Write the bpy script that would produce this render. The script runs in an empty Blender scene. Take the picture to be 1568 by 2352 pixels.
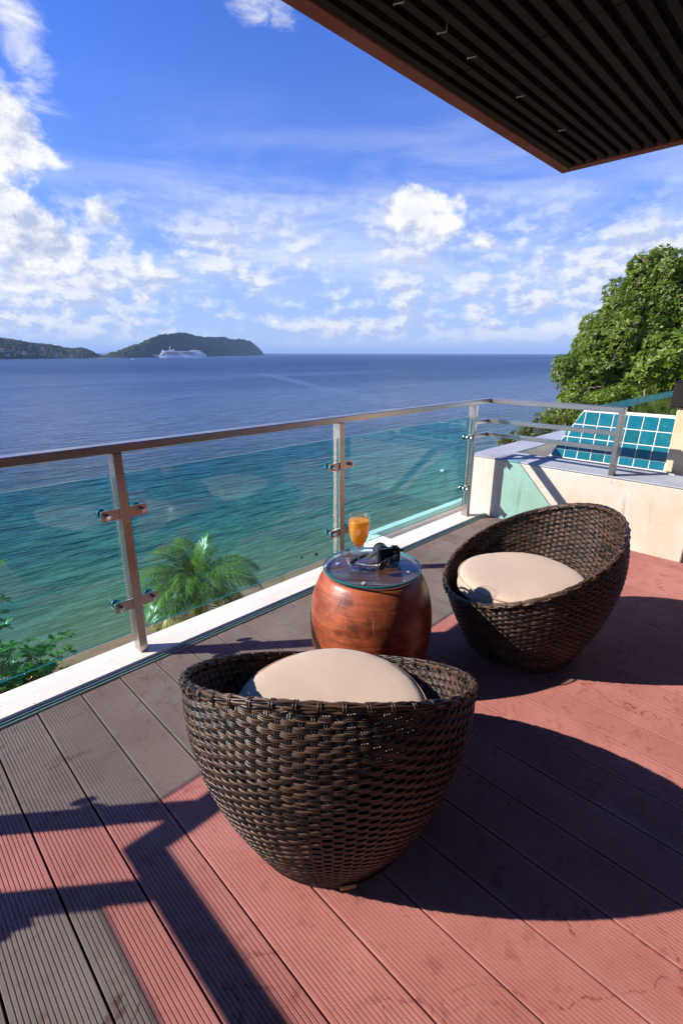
import bpy, math, random
import numpy as np
from mathutils import Vector, Matrix
random.seed(7); rng = np.random.default_rng(7)
PI = math.pi
SC = bpy.context.scene
COL = SC.collection

# ------------------------------------------------------------------ camera
F, PITCH, ROLL, YAW = 1127.4734, 0.313291128, 0.002366, 0.788486   # focal in 1568x2352 px, radians
EYE = np.array([0.0, 0.0, 1.35])
_fw = np.array([math.sin(YAW)*math.cos(PITCH), math.cos(YAW)*math.cos(PITCH), -math.sin(PITCH)])
_rt = np.array([math.cos(YAW), -math.sin(YAW), 0.0]); _up = np.cross(_rt, _fw)
RT = math.cos(ROLL)*_rt + math.sin(ROLL)*_up
UP = -math.sin(ROLL)*_rt + math.cos(ROLL)*_up
cd = bpy.data.cameras.new('camera'); cam = bpy.data.objects.new('camera', cd); COL.objects.link(cam)
cd.sensor_fit = 'VERTICAL'; cd.sensor_height = 36.0; cd.sensor_width = 24.0
cd.lens = F/2352*36.0; cd.clip_start = 0.03; cd.clip_end = 200000
M = Matrix.Identity(4)
for i in range(3):
    M[i][0] = RT[i]; M[i][1] = UP[i]; M[i][2] = -_fw[i]; M[i][3] = EYE[i]
cam.matrix_world = M
SC.camera = cam
def ray(x, y): return (x-784)*RT + (1176-y)*UP + F*_fw          # survey of the place: pixel -> direction
def onz(x, y, z): d = ray(x, y); return EYE + d*((z-EYE[2])/d[2])
def atd(x, y, dist): d = ray(x, y); return EYE + d/math.hypot(d[0], d[1])*dist

# ------------------------------------------------------------------ view, sun, sky
SC.view_settings.view_transform = 'Standard'; SC.view_settings.look = 'None'
SC.view_settings.gamma = 1.0; SC.view_settings.use_curve_mapping = False
EXPO = 0.75
SC.view_settings.exposure = EXPO
SUN = Vector((-1.2, 0.975, 1.0)).normalized()
sl = bpy.data.lights.new('sun', 'SUN'); so = bpy.data.objects.new('sun', sl); COL.objects.link(so)
sl.energy = 4.6; sl.angle = math.radians(0.5); sl.color = (1.0, 0.93, 0.84)
so.rotation_euler = SUN.to_track_quat('Z', 'Y').to_euler(); so.location = (-12, 10, 12)

world = bpy.data.worlds.new('World'); SC.world = world; world.use_nodes = True
class NT:
    """small helper for building node trees"""
    def __init__(s, tree): s.t = tree; s.n = tree.nodes; s.l = tree.links
    def new(s, typ, **kw):
        nd = s.n.new(typ)
        for k, v in kw.items(): setattr(nd, k, v)
        return nd
    def put(s, sock, v):
        if hasattr(v, 'is_output') or isinstance(v, bpy.types.NodeSocket): s.l.new(v, sock)
        elif v is not None: sock.default_value = v
    def math(s, op, a, b=None, c=None, clamp=False):
        nd = s.new('ShaderNodeMath', operation=op, use_clamp=clamp)
        s.put(nd.inputs[0], a); s.put(nd.inputs[1], b)
        if c is not None: s.put(nd.inputs[2], c)
        return nd.outputs[0]
    def vmath(s, op, a, b=None):
        nd = s.new('ShaderNodeVectorMath', operation=op); s.put(nd.inputs[0], a); s.put(nd.inputs[1], b)
        return nd.outputs['Value'] if op in ('DOT_PRODUCT', 'LENGTH', 'DISTANCE') else nd.outputs[0]
    def smooth(s, v, a, b, o0=0.0, o1=1.0):
        nd = s.new('ShaderNodeMapRange', interpolation_type='SMOOTHSTEP')
        s.put(nd.inputs['Value'], v); s.put(nd.inputs['From Min'], a); s.put(nd.inputs['From Max'], b)
        s.put(nd.inputs['To Min'], o0); s.put(nd.inputs['To Max'], o1)
        return nd.outputs[0]
    def lin(s, v, a, b, o0=0.0, o1=1.0):
        nd = s.new('ShaderNodeMapRange'); s.put(nd.inputs['Value'], v); s.put(nd.inputs['From Min'], a); s.put(nd.inputs['From Max'], b)
        s.put(nd.inputs['To Min'], o0); s.put(nd.inputs['To Max'], o1); return nd.outputs[0]
    def noise(s, vec, scale, detail=4.0, rough=0.55, dist=0.0, col=False):
        nd = s.new('ShaderNodeTexNoise'); s.put(nd.inputs['Vector'], vec)
        nd.inputs['Scale'].default_value = scale; nd.inputs['Detail'].default_value = detail
        nd.inputs['Roughness'].default_value = rough; nd.inputs['Distortion'].default_value = dist
        return nd.outputs['Color' if col else 'Fac']
    def mapping(s, vec, loc=(0,0,0), rot=(0,0,0), scale=(1,1,1)):
        nd = s.new('ShaderNodeMapping'); s.put(nd.inputs['Vector'], vec)
        nd.inputs['Location'].default_value = loc; nd.inputs['Rotation'].default_value = rot; nd.inputs['Scale'].default_value = scale
        return nd.outputs[0]
    def comb(s, x, y, z):
        nd = s.new('ShaderNodeCombineXYZ'); s.put(nd.inputs[0], x); s.put(nd.inputs[1], y); s.put(nd.inputs[2], z); return nd.outputs[0]
    def sep(s, v):
        nd = s.new('ShaderNodeSeparateXYZ'); s.put(nd.inputs[0], v); return nd.outputs
    def mix(s, f, a, b, mode='MIX'):
        nd = s.new('ShaderNodeMix', data_type='RGBA', blend_type=mode); nd.clamp_factor = True
        s.put(nd.inputs[0], f)
        for i, v in ((6, a), (7, b)):
            if isinstance(v, (tuple, list)): v = tuple(v) + ((1.0,) if len(v) == 3 else ())
            s.put(nd.inputs[i], v)
        return nd.outputs[2]
    def ramp(s, f, pts, interp='LINEAR'):
        nd = s.new('ShaderNodeValToRGB'); cr = nd.color_ramp; cr.interpolation = interp
        while len(cr.elements) < len(pts): cr.elements.new(0.5)
        for e, (p, c) in zip(cr.elements, pts): e.position = p; e.color = tuple(c)+(1.0,)
        s.put(nd.inputs[0], f); return nd.outputs[0]

def build_sky():
    t = NT(world.node_tree); t.n.clear()
    out = t.new('ShaderNodeOutputWorld'); bg = t.new('ShaderNodeBackground')
    STR = 0.1; bg.inputs['Strength'].default_value = STR
    K = 1.0/(STR*2**EXPO)                                  # display-linear value -> sky value
    sky = t.new('ShaderNodeTexSky', sky_type='NISHITA'); sky.sun_disc = False
    sky.sun_elevation = math.asin(SUN.z); sky.sun_rotation = math.atan2(SUN.x, SUN.y)
    sky.altitude = 20; sky.air_density = 1.0; sky.dust_density = 0.3; sky.ozone_density = 3.0
    d = t.new('ShaderNodeTexCoord').outputs['Generated']
    base = t.mix(1.0, sky.outputs[0], (0.19, 0.53, 1.32), 'MULTIPLY')
    v = t.mapping(d, rot=(0, 0, YAW))
    x, y, z = t.sep(v)
    az = t.math('ARCTAN2', x, y); el = t.math('ARCSINE', z)
    elp = t.math('MAXIMUM', el, 0.0)
    def ae(px, py):
        r = ray(px, py); r = r/np.linalg.norm(r)
        return math.atan2(r[0], r[1])-YAW, math.asin(r[2])
    P = t.comb(az, t.math('MULTIPLY', el, 1.35), 0.37)
    # thin high cloud
    Pc = t.mapping(P, rot=(0, 0, 0.25), scale=(1.0, 3.2, 1.0))
    ci = t.noise(Pc, 2.6, 7, 0.58, 0.6)
    band = t.math('MULTIPLY', t.smooth(el, 0.05, 0.16), t.smooth(el, 0.42, 0.20))
    band = t.math('MULTIPLY', band, t.smooth(az, -0.45, -0.05, 0.55, 1.0))
    cim = t.math('MULTIPLY', t.smooth(ci, 0.36, 0.70), t.math('MULTIPLY', band, 0.72))
    hz = t.math('MULTIPLY', t.math('POWER', 2.718, t.math('MULTIPLY', elp, -5.2)), 0.92)
    white = tuple(c*K for c in (0.76, 0.85, 0.98))
    c1 = t.mix(hz, base, tuple(c*K for c in (0.55, 0.66, 0.94)))
    c2 = t.mix(cim, c1, white)
    # heaped cloud: a ragged layer near the horizon and single banks higher up
    n1 = t.noise(P, 9.0, 10, 0.60, 0.1)
    Ps = t.vmath('ADD', P, (-0.018, 0.026, 0.0))
    n2 = t.noise(Ps, 9.0, 6, 0.58, 0.1)
    big = t.noise(P, 2.3, 3, 0.5)
    # flatter, smaller cells close to the horizon
    Pl = t.comb(az, t.math('MULTIPLY', el, 1.7), 1.7)
    n3 = t.noise(Pl, 15.0, 10, 0.60, 0.0)
    n4 = t.noise(t.vmath('ADD', Pl, (-0.012, 0.020, 0.0)), 15.0, 6, 0.58, 0.0)
    field = None
    blobs = [(0,320,88,88,0.95),(60,390,50,34,0.55),(90,525,185,72,0.98),(10,480,80,60,0.85),(245,505,75,52,0.85),(150,605,160,40,0.74),
             (955,478,80,50,0.98),(1010,505,60,28,0.62),(30,640,90,40,0.78),(230,655,75,24,0.80),(700,548,60,22,0.68),(338,605,26,40,0.66),(470,580,90,18,0.62),(575,566,70,18,0.58),
             (720,600,90,30,0.66),(320,690,60,34,0.66),(900,590,50,24,0.60),(1130,560,60,30,0.58),(600,735,90,26,0.60),(1290,650,50,26,0.55)]
    wisps = [(45,95,72,100,0.85),(100,160,40,55,0.6),(575,-5,80,60,0.85),(640,30,45,40,0.7),(160,80,45,25,0.45),(255,390,60,12,0.4),(215,370,20,20,0.45)]
    wf = None
    for (px, py, rx, ry, amp) in wisps:
        a0, e0 = ae(px, py); s = 1.0/1127.0*0.80
        qa = t.math('DIVIDE', t.math('SUBTRACT', az, a0), rx*s); qe = t.math('DIVIDE', t.math('SUBTRACT', el, e0), ry*s)
        g = t.math('MULTIPLY', t.math('POWER', 2.718, t.math('MULTIPLY', t.math('ADD', t.math('MULTIPLY', qa, qa), t.math('MULTIPLY', qe, qe)), -1.0)), amp)
        wf = g if wf is None else t.math('MAXIMUM', wf, g)
    nw = t.noise(t.mapping(P, rot=(0, 0, -0.9), scale=(1.0, 2.0, 1.0)), 7.0, 9, 0.62, 0.5)
    mw = t.math('MULTIPLY', t.smooth(t.math('ADD', wf, t.math('MULTIPLY', t.math('SUBTRACT', nw, 0.5), 2.4)), 0.42, 1.15), 0.92)
    for (px, py, rx, ry, amp) in blobs:
        a0, e0 = ae(px, py); s = 1.0/1127.0*0.86
        qa = t.math('DIVIDE', t.math('SUBTRACT', az, a0), rx*s*1.25)
        qe = t.math('DIVIDE', t.math('SUBTRACT', el, e0), ry*s*1.25)
        q = t.math('ADD', t.math('MULTIPLY', qa, qa), t.math('MULTIPLY', qe, qe))
        g = t.math('MULTIPLY', t.math('POWER', 2.718, t.math('MULTIPLY', q, -1.0)), amp)
        field = g if field is None else t.math('MAXIMUM', field, g)
    dens = t.math('ADD', field, t.math('MULTIPLY', t.math('SUBTRACT', n1, 0.5), 1.9))
    dens = t.math('ADD', dens, t.math('MULTIPLY', t.math('SUBTRACT', big, 0.52), 0.5))
    m1 = t.smooth(dens, 0.46, 0.76)
    lo = t.math('MULTIPLY', t.smooth(el, 0.30, 0.15), t.smooth(el, 0.0, 0.05))
    d3 = t.math('ADD', n3, t.math('MULTIPLY', t.math('SUBTRACT', t.noise(Pl, 5.0, 3, 0.5), 0.5), 0.8))
    m2 = t.math('MULTIPLY', t.smooth(d3, 0.37, 0.66), t.math('MULTIPLY', lo, 0.92))
    lit1 = t.smooth(t.math('SUBTRACT', n1, n2), -0.12, 0.07)
    core = t.smooth(dens, 0.95, 1.45)                     # thick middles go grey-blue
    lit1 = t.math('SUBTRACT', lit1, t.math('MULTIPLY', core, 0.40))
    lit2 = t.smooth(t.math('SUBTRACT', n3, n4), -0.09, 0.09)
    shade = tuple(c*K for c in (0.50, 0.585, 0.80)); bright = tuple(c*K for c in (1.02, 1.02, 1.04))
    cc1 = t.mix(lit1, shade, bright)
    cc2 = t.mix(lit2, tuple(c*K for c in (0.55, 0.63, 0.88)), tuple(c*K for c in (0.93, 0.945, 0.99)))
    c3 = t.mix(m2, c2, cc2)
    c4 = t.mix(m1, t.mix(mw, c3, tuple(c*K for c in (0.93, 0.95, 1.0))), cc1)
    t.l.new(c4, bg.inputs['Color']); t.l.new(bg.outputs[0], out.inputs[0])
build_sky()

# ------------------------------------------------------------------ materials
def material(name):
    m = bpy.data.materials.new(name); m.use_nodes = True
    t = NT(m.node_tree); t.n.clear()
    out = t.new('ShaderNodeOutputMaterial'); b = t.new('ShaderNodeBsdfPrincipled')
    t.l.new(b.outputs[0], out.inputs[0]); t.out = out; t.b = b
    return m, t
def setp(t, **kw):
    for k, v in kw.items():
        k = {'base': 'Base Color', 'rough': 'Roughness', 'metal': 'Metallic', 'spec': 'Specular IOR Level', 'ior': 'IOR',
             'coat': 'Coat Weight', 'coatr': 'Coat Roughness', 'sss': 'Subsurface Weight', 'trans': 'Transmission Weight', 'normal': 'Normal', 'sheen': 'Sheen Weight'}[k]
        if isinstance(v, tuple) and len(v) == 3 and k == 'Base Color': v = v+(1.0,)
        t.put(t.b.inputs[k], v)
def bump(t, h, strength=0.3, dist=0.01):
    nd = t.new('ShaderNodeBump'); nd.inputs['Strength'].default_value = strength; nd.inputs['Distance'].default_value = dist
    t.l.new(h, nd.inputs['Height']); setp(t, normal=nd.outputs[0]); return nd
def pos(t): return t.new('ShaderNodeNewGeometry').outputs['Position']
def objc(t): return t.new('ShaderNodeTexCoord').outputs['Object']
def orand(t): return t.new('ShaderNodeObjectInfo').outputs['Random']
def island(t): return t.new('ShaderNodeNewGeometry').outputs['Random Per Island']
def simple(name, col, rough=0.5, metal=0.0, var=0.12, scale=30.0, **kw):
    m, t = material(name); n = t.noise(objc(t), scale, 5)
    c = t.mix(n, tuple(x*(1-var) for x in col), tuple(min(1, x*(1+var)) for x in col))
    setp(t, base=c, rough=rough, metal=metal, **kw); return m
MT = {}

def mat_deck():
    m, t = material('composite_decking'); p = pos(t); r = orand(t)
    fine = t.noise(t.mapping(p, scale=(260, 22, 60)), 1.0, 4)
    blot = t.noise(p, 3.1, 5, 0.6); blot2 = t.noise(p, 17.0, 4, 0.6)
    c = t.mix(t.smooth(blot, 0.35, 0.7), (0.390, 0.142, 0.118), (0.480, 0.192, 0.162))
    c = t.mix(t.math('MULTIPLY', fine, 0.45), c, (0.22, 0.075, 0.064))
    c = t.mix(t.math('MULTIPLY', t.smooth(blot2, 0.56, 0.70), 0.45), c, (0.20, 0.055, 0.045))
    # thin drag marks and dried splashes
    warp = t.noise(p, 2.2, 3, 0.55, 1.4)
    line = t.smooth(t.math('ABSOLUTE', t.math('SUBTRACT', warp, 0.50)), 0.011, 0.002)
    patch = t.smooth(t.noise(p, 1.7, 3), 0.46, 0.58)
    brk = t.smooth(t.noise(p, 55.0, 2), 0.42, 0.55)
    c = t.mix(t.math('MULTIPLY', t.math('MULTIPLY', line, patch), t.math('MULTIPLY', brk, 0.75)), c, (0.15, 0.03, 0.026))
    pale = t.smooth(t.noise(t.mapping(p, scale=(6, 1.2, 1)), 1.0, 5, 0.65), 0.52, 0.72); c = t.mix(t.math('MULTIPLY', pale, 0.35), c, (0.44, 0.23, 0.20))
    grit = t.smooth(t.noise(p, 95.0, 3), 0.66, 0.74); c = t.mix(t.math('MULTIPLY', grit, 0.35), c, (0.13, 0.06, 0.05))
    tint = t.lin(r, 0, 1, 0.84, 1.08)
    c = t.mix(1.0, c, t.comb(tint, tint, tint), 'MULTIPLY')
    setp(t, base=c, rough=t.lin(blot2, 0.3, 0.7, 0.60, 0.78), spec=0.25)
    bump(t, t.noise(p, 420.0, 3), 0.25, 0.001); return m
MT['deck'] = mat_deck()
MT['under'] = simple('dark_subframe', (0.012, 0.009, 0.008), 0.9)

def mat_plaster(name, a, b, dirt=0.3, scale=1.0, speck=True):
    m, t = material(name); p = pos(t)
    n = t.noise(p, 2.6*scale, 6, 0.62); c = t.mix(t.smooth(n, 0.36, 0.68), a, b)
    st = t.noise(t.mapping(p, scale=(9, 9, 1.1)), 1.0, 5, 0.6)                     # run-down stains
    c = t.mix(t.math('MULTIPLY', t.smooth(st, 0.56, 0.76), dirt), c, tuple(x*0.48 for x in b))
    if speck:
        sp = t.noise(p, 60.0, 2); c = t.mix(t.math('MULTIPLY', t.smooth(sp, 0.70, 0.75), 0.75), c, (0.12, 0.09, 0.07))
    setp(t, base=c, rough=0.88, spec=0.2)
    bump(t, t.noise(p, 130.0, 5, 0.65), 0.55, 0.004); return m
MT['curb'] = mat_plaster('pale_rendered_kerb', (0.80, 0.745, 0.68), (0.74, 0.655, 0.565), 0.18)
MT['wall'] = mat_plaster('cream_rendered_wall', (0.615, 0.57, 0.49), (0.56, 0.47, 0.355), 0.6, 0.9)
MT['ochre'] = mat_plaster('ochre_rendered_pillar', (0.70, 0.56, 0.38), (0.60, 0.42, 0.25), 0.35, 1.6)
MT['cap'] = mat_plaster('grey_painted_coping', (0.40, 0.42, 0.47), (0.34, 0.355, 0.39), 0.12, 1.3, False)
MT['mortar'] = simple('grey_mortar', (0.26, 0.26, 0.25), 0.9, var=0.5, scale=60)
MT['trim'] = simple('pale_edge_trim', (0.36, 0.38, 0.35), 0.6, var=0.3)
MT['villa'] = mat_plaster('villa_wall_render', (0.35, 0.30, 0.25), (0.28, 0.23, 0.19), 0.2)

def mat_steel():
    m, t = material('brushed_steel'); p = objc(t)
    b = t.noise(t.mapping(p, scale=(4, 4, 900)), 1.0, 3); b2 = t.noise(p, 9.0, 4)
    c = t.mix(b2, (0.46, 0.42, 0.38), (0.62, 0.57, 0.52))
    rust = t.smooth(t.noise(p, 23.0, 5), 0.63, 0.74); c = t.mix(t.math('MULTIPLY', rust, 0.35), c, (0.30, 0.15, 0.08))
    setp(t, base=c, metal=1.0, rough=t.lin(b, 0.3, 0.7, 0.24, 0.40)); bump(t, b, 0.05, 0.001); return m
MT['steel'] = mat_steel()
m, t = material('polished_steel'); setp(t, base=(0.72, 0.72, 0.72), metal=1.0, rough=t.lin(t.noise(objc(t), 40, 3), 0.3, 0.7, 0.08, 0.2)); MT['chrome'] = m

def mat_sheet_glass(name, tint, rough=0.0, gl=(1, 1, 1), ior=1.5):
    m = bpy.data.materials.new(name); m.use_nodes = True; t = NT(m.node_tree); t.n.clear()
    out = t.new('ShaderNodeOutputMaterial'); tr = t.new('ShaderNodeBsdfTransparent'); g = t.new('ShaderNodeBsdfGlossy')
    ge = t.new('ShaderNodeNewGeometry'); r0 = ((ior-1)/(ior+1))**2
    cs = t.math('ABSOLUTE', t.vmath('DOT_PRODUCT', ge.outputs['Normal'], ge.outputs['Incoming']))
    fr = t.math('ADD', t.math('MULTIPLY', t.math('POWER', t.math('SUBTRACT', 1.0, cs, clamp=True), 5.0), 1-r0), r0)
    mx = t.new('ShaderNodeMixShader')
    n = t.noise(objc(t), 3.0, 4); g.inputs['Color'].default_value = (1, 1, 1, 1); t.put(tr.inputs['Color'], t.mix(n, tint, tuple(min(1, x*1.02) for x in tint)))
    g.inputs['Color'].default_value = tuple(gl)+(1,); g.inputs['Roughness'].default_value = rough
    t.l.new(fr, mx.inputs[0]); t.l.new(tr.outputs[0], mx.inputs[1]); t.l.new(g.outputs[0], mx.inputs[2])
    t.l.new(mx.outputs[0], out.inputs[0]); return m
MT['panel'] = mat_sheet_glass('teal_tinted_glass', (0.67, 0.965, 0.965), 0.0, (1, 1, 1), 1.5)
MT['clear'] = mat_sheet_glass('clear_glass', (0.965, 0.975, 0.975), 0.0, (1, 1, 1), 1.75)
m, t = material('solid_glass'); setp(t, base=(1.0, 1.0, 1.0), rough=0.0, trans=1.0, ior=1.5); MT['solid'] = m
MT['stem'] = mat_sheet_glass('thick_clear_glass', (0.93, 0.95, 0.96), 0.02, (1, 1, 1), 2.6)
MT['lens'] = mat_sheet_glass('dark_tinted_lens', (0.10, 0.06, 0.09))
MT['top'] = mat_sheet_glass('table_glass', (0.90, 0.95, 0.94))
m, t = material('glass_edge'); setp(t, base=t.mix(t.noise(objc(t), 20, 3), (0.008, 0.085, 0.080), (0.015, 0.14, 0.13)), rough=0.08, spec=0.6); MT['edge'] = m

def mat_wicker():
    m, t = material('brown_plastic_rattan'); o = objc(t); r = orand(t); isl = island(t)
    key = t.math('ADD', t.math('MULTIPLY', r, 37.0), t.math('MULTIPLY', isl, 11.0))
    ov = t.vmath('ADD', o, t.comb(key, key, key))
    n = t.noise(ov, 5.5, 3, 0.6)
    c = t.ramp(n, [(0.30, (0.007, 0.0065, 0.008)), (0.45, (0.020, 0.013, 0.010)), (0.57, (0.115, 0.060, 0.035)), (0.72, (0.026, 0.016, 0.012))])
    setp(t, base=c, rough=t.lin(n, 0.3, 0.7, 0.26, 0.42), spec=0.32)
    bump(t, t.noise(ov, 700, 2), 0.2, 0.0006); return m
MT['wicker'] = mat_wicker()
MT['wickerdark'] = simple('dark_plastic_rattan', (0.022, 0.018, 0.016), 0.35, var=0.5, scale=60)
MT['seatbase'] = simple('dark_seat_base', (0.02, 0.016, 0.014), 0.8)
def mat_fabric():
    m, t = material('beige_canvas'); o = objc(t)
    w = t.math('ADD', t.math('SINE', t.math('MULTIPLY', t.sep(o)[0], 2600.0)), t.math('SINE', t.math('MULTIPLY', t.sep(o)[1], 2600.0)))
    n = t.noise(o, 7, 4); c = t.mix(n, (0.515, 0.385, 0.285), (0.56, 0.425, 0.32))
    sp = t.smooth(t.noise(o, 14.0, 3, 0.6), 0.70, 0.78); c = t.mix(t.math('MULTIPLY', sp, 0.45), c, (0.40, 0.28, 0.19))
    setp(t, base=c, rough=0.9, spec=0.15, sheen=0.15)
    h = t.math('ADD', t.math('MULTIPLY', w, 0.08), t.math('MULTIPLY', t.noise(o, 11, 4), 3.0))
    bump(t, h, 0.25, 0.002); return m
MT['fabric'] = mat_fabric()
MT['piping'] = simple('beige_piping', (0.42, 0.29, 0.20), 0.85)
def mat_drum():
    m, t = material('red_brown_wood'); o = objc(t)
    g = t.noise(t.mapping(o, scale=(3.5, 3.5, 60)), 1.0, 7, 0.66, 0.15); g2 = t.noise(t.mapping(o, scale=(2.2, 2.2, 5)), 1.0, 5, 0.6)
    c = t.mix(t.smooth(t.math('ADD', t.math('MULTIPLY', g, 0.45), t.math('MULTIPLY', t.noise(t.mapping(o, scale=(8, 8, 13)), 1.0, 6, 0.65), 0.55)), 0.38, 0.62), (0.17, 0.032, 0.011), (0.43, 0.098, 0.032))
    c = t.mix(t.math('MULTIPLY', t.smooth(g2, 0.50, 0.70), 0.5), c, (0.48, 0.13, 0.045))
    c = t.mix(t.math('MULTIPLY', t.smooth(t.noise(o, 7.5, 6, 0.66, 0.4), 0.54, 0.70), 0.8), c, (0.07, 0.022, 0.012))
    scr = t.noise(t.mapping(o, scale=(26, 26, 5)), 1.0, 6, 0.7, 0.8)
    c = t.mix(t.math('MULTIPLY', t.smooth(scr, 0.63, 0.70), 0.55), c, (0.55, 0.40, 0.33))
    crk = t.smooth(t.math('ABSOLUTE', t.math('SUBTRACT', t.noise(t.mapping(o, scale=(16, 16, 4.5)), 1.0, 3, 0.5, 1.0), 0.5)), 0.006, 0.0)
    crk = t.math('MULTIPLY', crk, t.smooth(t.noise(o, 5, 2), 0.52, 0.6)); c = t.mix(t.math('MULTIPLY', crk, 0.85), c, (0.035, 0.012, 0.008))
    setp(t, base=c, rough=t.lin(g2, 0.3, 0.7, 0.30, 0.46), spec=0.45, coat=0.25, coatr=0.22)
    bump(t, t.math('SUBTRACT', t.math('ADD', g, t.math('MULTIPLY', g2, 1.5)), t.math('MULTIPLY', crk, 1.5)), 0.35, 0.006); return m
MT['drum'] = mat_drum()
m, t = material('dark_wood_top'); o = objc(t); rr = t.vmath('LENGTH', t.mapping(o, scale=(1, 1, 0)))
g = t.noise(t.mapping(o, scale=(6, 30, 6)), 1.0, 6, 0.6, 0.4); setp(t, base=t.mix(g, (0.06, 0.018, 0.010), (0.22, 0.075, 0.038)), rough=0.4); MT['drumtop'] = m
m, t = material('orange_juice'); setp(t, base=t.mix(t.noise(objc(t), 40, 3), (0.95, 0.40, 0.015), (0.98, 0.50, 0.03)), rough=0.25, sss=0.3)
tl = t.new('ShaderNodeBsdfTranslucent'); tl.inputs['Color'].default_value = (1.0, 0.58, 0.05, 1); mx = t.new('ShaderNodeMixShader'); mx.inputs[0].default_value = 0.5
t.l.new(t.b.outputs[0], mx.inputs[1]); t.l.new(tl.outputs[0], mx.inputs[2]); t.l.new(mx.outputs[0], t.out.inputs[0])
t.b.inputs['Subsurface Radius'].default_value = (0.03, 0.012, 0.003); MT['juice'] = m
MT['black'] = simple('black_plastic', (0.012, 0.012, 0.013), 0.35, var=0.3, scale=200)
MT['grip'] = simple('black_rubber', (0.016, 0.016, 0.016), 0.7, var=0.4, scale=400)
MT['strap'] = simple('black_webbing', (0.03, 0.03, 0.033), 0.8, var=0.4, scale=300)
MT['silver'] = simple('silver_trim', (0.5, 0.5, 0.52), 0.3, 1.0)
MT['brass'] = simple('brass_plate', (0.35, 0.29, 0.10), 0.4, 0.6, var=0.35, scale=120)
MT['screen'] = simple('black_glass_screen', (0.01, 0.01, 0.012), 0.06)

def mat_leaf(name, cols, rough=0.42, trl=0.35, mid=0.5):
    m, t = material(name); isl = island(t)
    n = t.noise(pos(t), 0.9, 3)
    k = t.math('ADD', t.math('MULTIPLY', isl, 0.65), t.math('MULTIPLY', t.math('SUBTRACT', n, 0.3), 0.55), clamp=True)
    c = t.ramp(k, [(i/(len(cols)-1), c) for i, c in enumerate(cols)])
    setp(t, base=c, rough=rough, spec=0.4)
    tl = t.new('ShaderNodeBsdfTranslucent'); t.put(tl.inputs['Color'], t.mix(1.0, c, (1.25, 1.45, 0.55), 'MULTIPLY'))
    mx = t.new('ShaderNodeMixShader'); mx.inputs[0].default_value = trl
    t.l.new(t.b.outputs[0], mx.inputs[1]); t.l.new(tl.outputs[0], mx.inputs[2]); t.l.new(mx.outputs[0], t.out.inputs[0]); return m
MT['leaf'] = mat_leaf('dull_green_leaf', [(0.040, 0.070, 0.014), (0.105, 0.165, 0.022), (0.155, 0.225, 0.030), (0.21, 0.26, 0.042), (0.30, 0.20, 0.05)])
MT['leaf2'] = mat_leaf('bright_green_leaf', [(0.07, 0.11, 0.014), (0.13, 0.19, 0.022), (0.18, 0.26, 0.030), (0.24, 0.31, 0.045)])
MT['leaf3'] = mat_leaf('olive_leaf', [(0.045, 0.060, 0.014), (0.09, 0.12, 0.024), (0.14, 0.155, 0.035), (0.20, 0.15, 0.05)])
MT['leaf4'] = mat_leaf('glossy_almond_leaf', [(0.035, 0.11, 0.012), (0.08, 0.21, 0.022), (0.14, 0.31, 0.035), (0.21, 0.38, 0.06)], 0.32)
MT['palm'] = mat_leaf('palm_leaflet', [(0.05, 0.075, 0.010), (0.13, 0.17, 0.014), (0.27, 0.31, 0.024), (0.46, 0.44, 0.06)], 0.30, 0.22)
MT['rachis'] = simple('palm_rib', (0.16, 0.19, 0.05), 0.5)
MT['bark'] = simple('grey_brown_bark', (0.30, 0.22, 0.17), 0.9, var=0.45, scale=14)
MT['palmbark'] = simple('palm_bark', (0.16, 0.13, 0.10), 0.9, var=0.4, scale=20)
MT['rock'] = simple('sea_rock', (0.14, 0.12, 0.085), 0.85, var=0.5, scale=5)
MT['palerock'] = simple('pale_rock', (0.42, 0.42, 0.36), 0.85, var=0.35, scale=5)

def mat_tile():
    m, t = material('teal_glazed_tile'); r = orand(t); o = objc(t); p = pos(t)
    c = t.ramp(r, [(0.0, (0.004, 0.115, 0.145)), (0.35, (0.005, 0.150, 0.190)), (0.7, (0.005, 0.135, 0.215)), (1.0, (0.008, 0.180, 0.195))])
    n = t.noise(p, 22.0, 5, 0.65); c = t.mix(t.math('MULTIPLY', t.smooth(n, 0.5, 0.75), 0.45), c, (0.03, 0.22, 0.22))
    setp(t, base=c, rough=t.lin(n, 0.3, 0.7, 0.10, 0.24), spec=0.5); bump(t, n, 0.12, 0.002); return m
MT['tile'] = mat_tile()
MT['grout'] = simple('white_grout', (0.72, 0.73, 0.72), 0.85, var=0.12, scale=40)
m, t = material('pool_water'); p = pos(t); setp(t, base=t.mix(t.noise(p, 2, 3), (0.006, 0.014, 0.008), (0.012, 0.022, 0.012)), rough=0.04, ior=1.33, spec=0.5)
bump(t, t.noise(t.mapping(p, scale=(3, 9, 1)), 1.0, 3), 0.10, 0.02); MT['poolwater'] = m

def mat_slat():
    m, t = material('charcoal_soffit_slat'); p = pos(t); r = orand(t)
    n = t.noise(t.mapping(p, scale=(9, 60, 20)), 1.0, 6, 0.62); k = t.lin(r, 0, 1, 0.75, 1.25)
    c = t.mix(n, (0.015, 0.011, 0.009), (0.032, 0.024, 0.019)); c = t.mix(1.0, c, t.comb(k, k, k), 'MULTIPLY')
    setp(t, base=c, rough=0.75, spec=0.2); bump(t, n, 0.3, 0.002); return m
MT['slat'] = mat_slat()
MT['soffit'] = simple('black_soffit', (0.008, 0.007, 0.007), 0.9)
MT['fascia'] = mat_plaster('red_brown_fascia', (0.24, 0.085, 0.060), (0.30, 0.12, 0.085), 0.25, 1.5, False)
MT['hook'] = simple('white_plastic', (0.7, 0.7, 0.68), 0.5)

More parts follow.
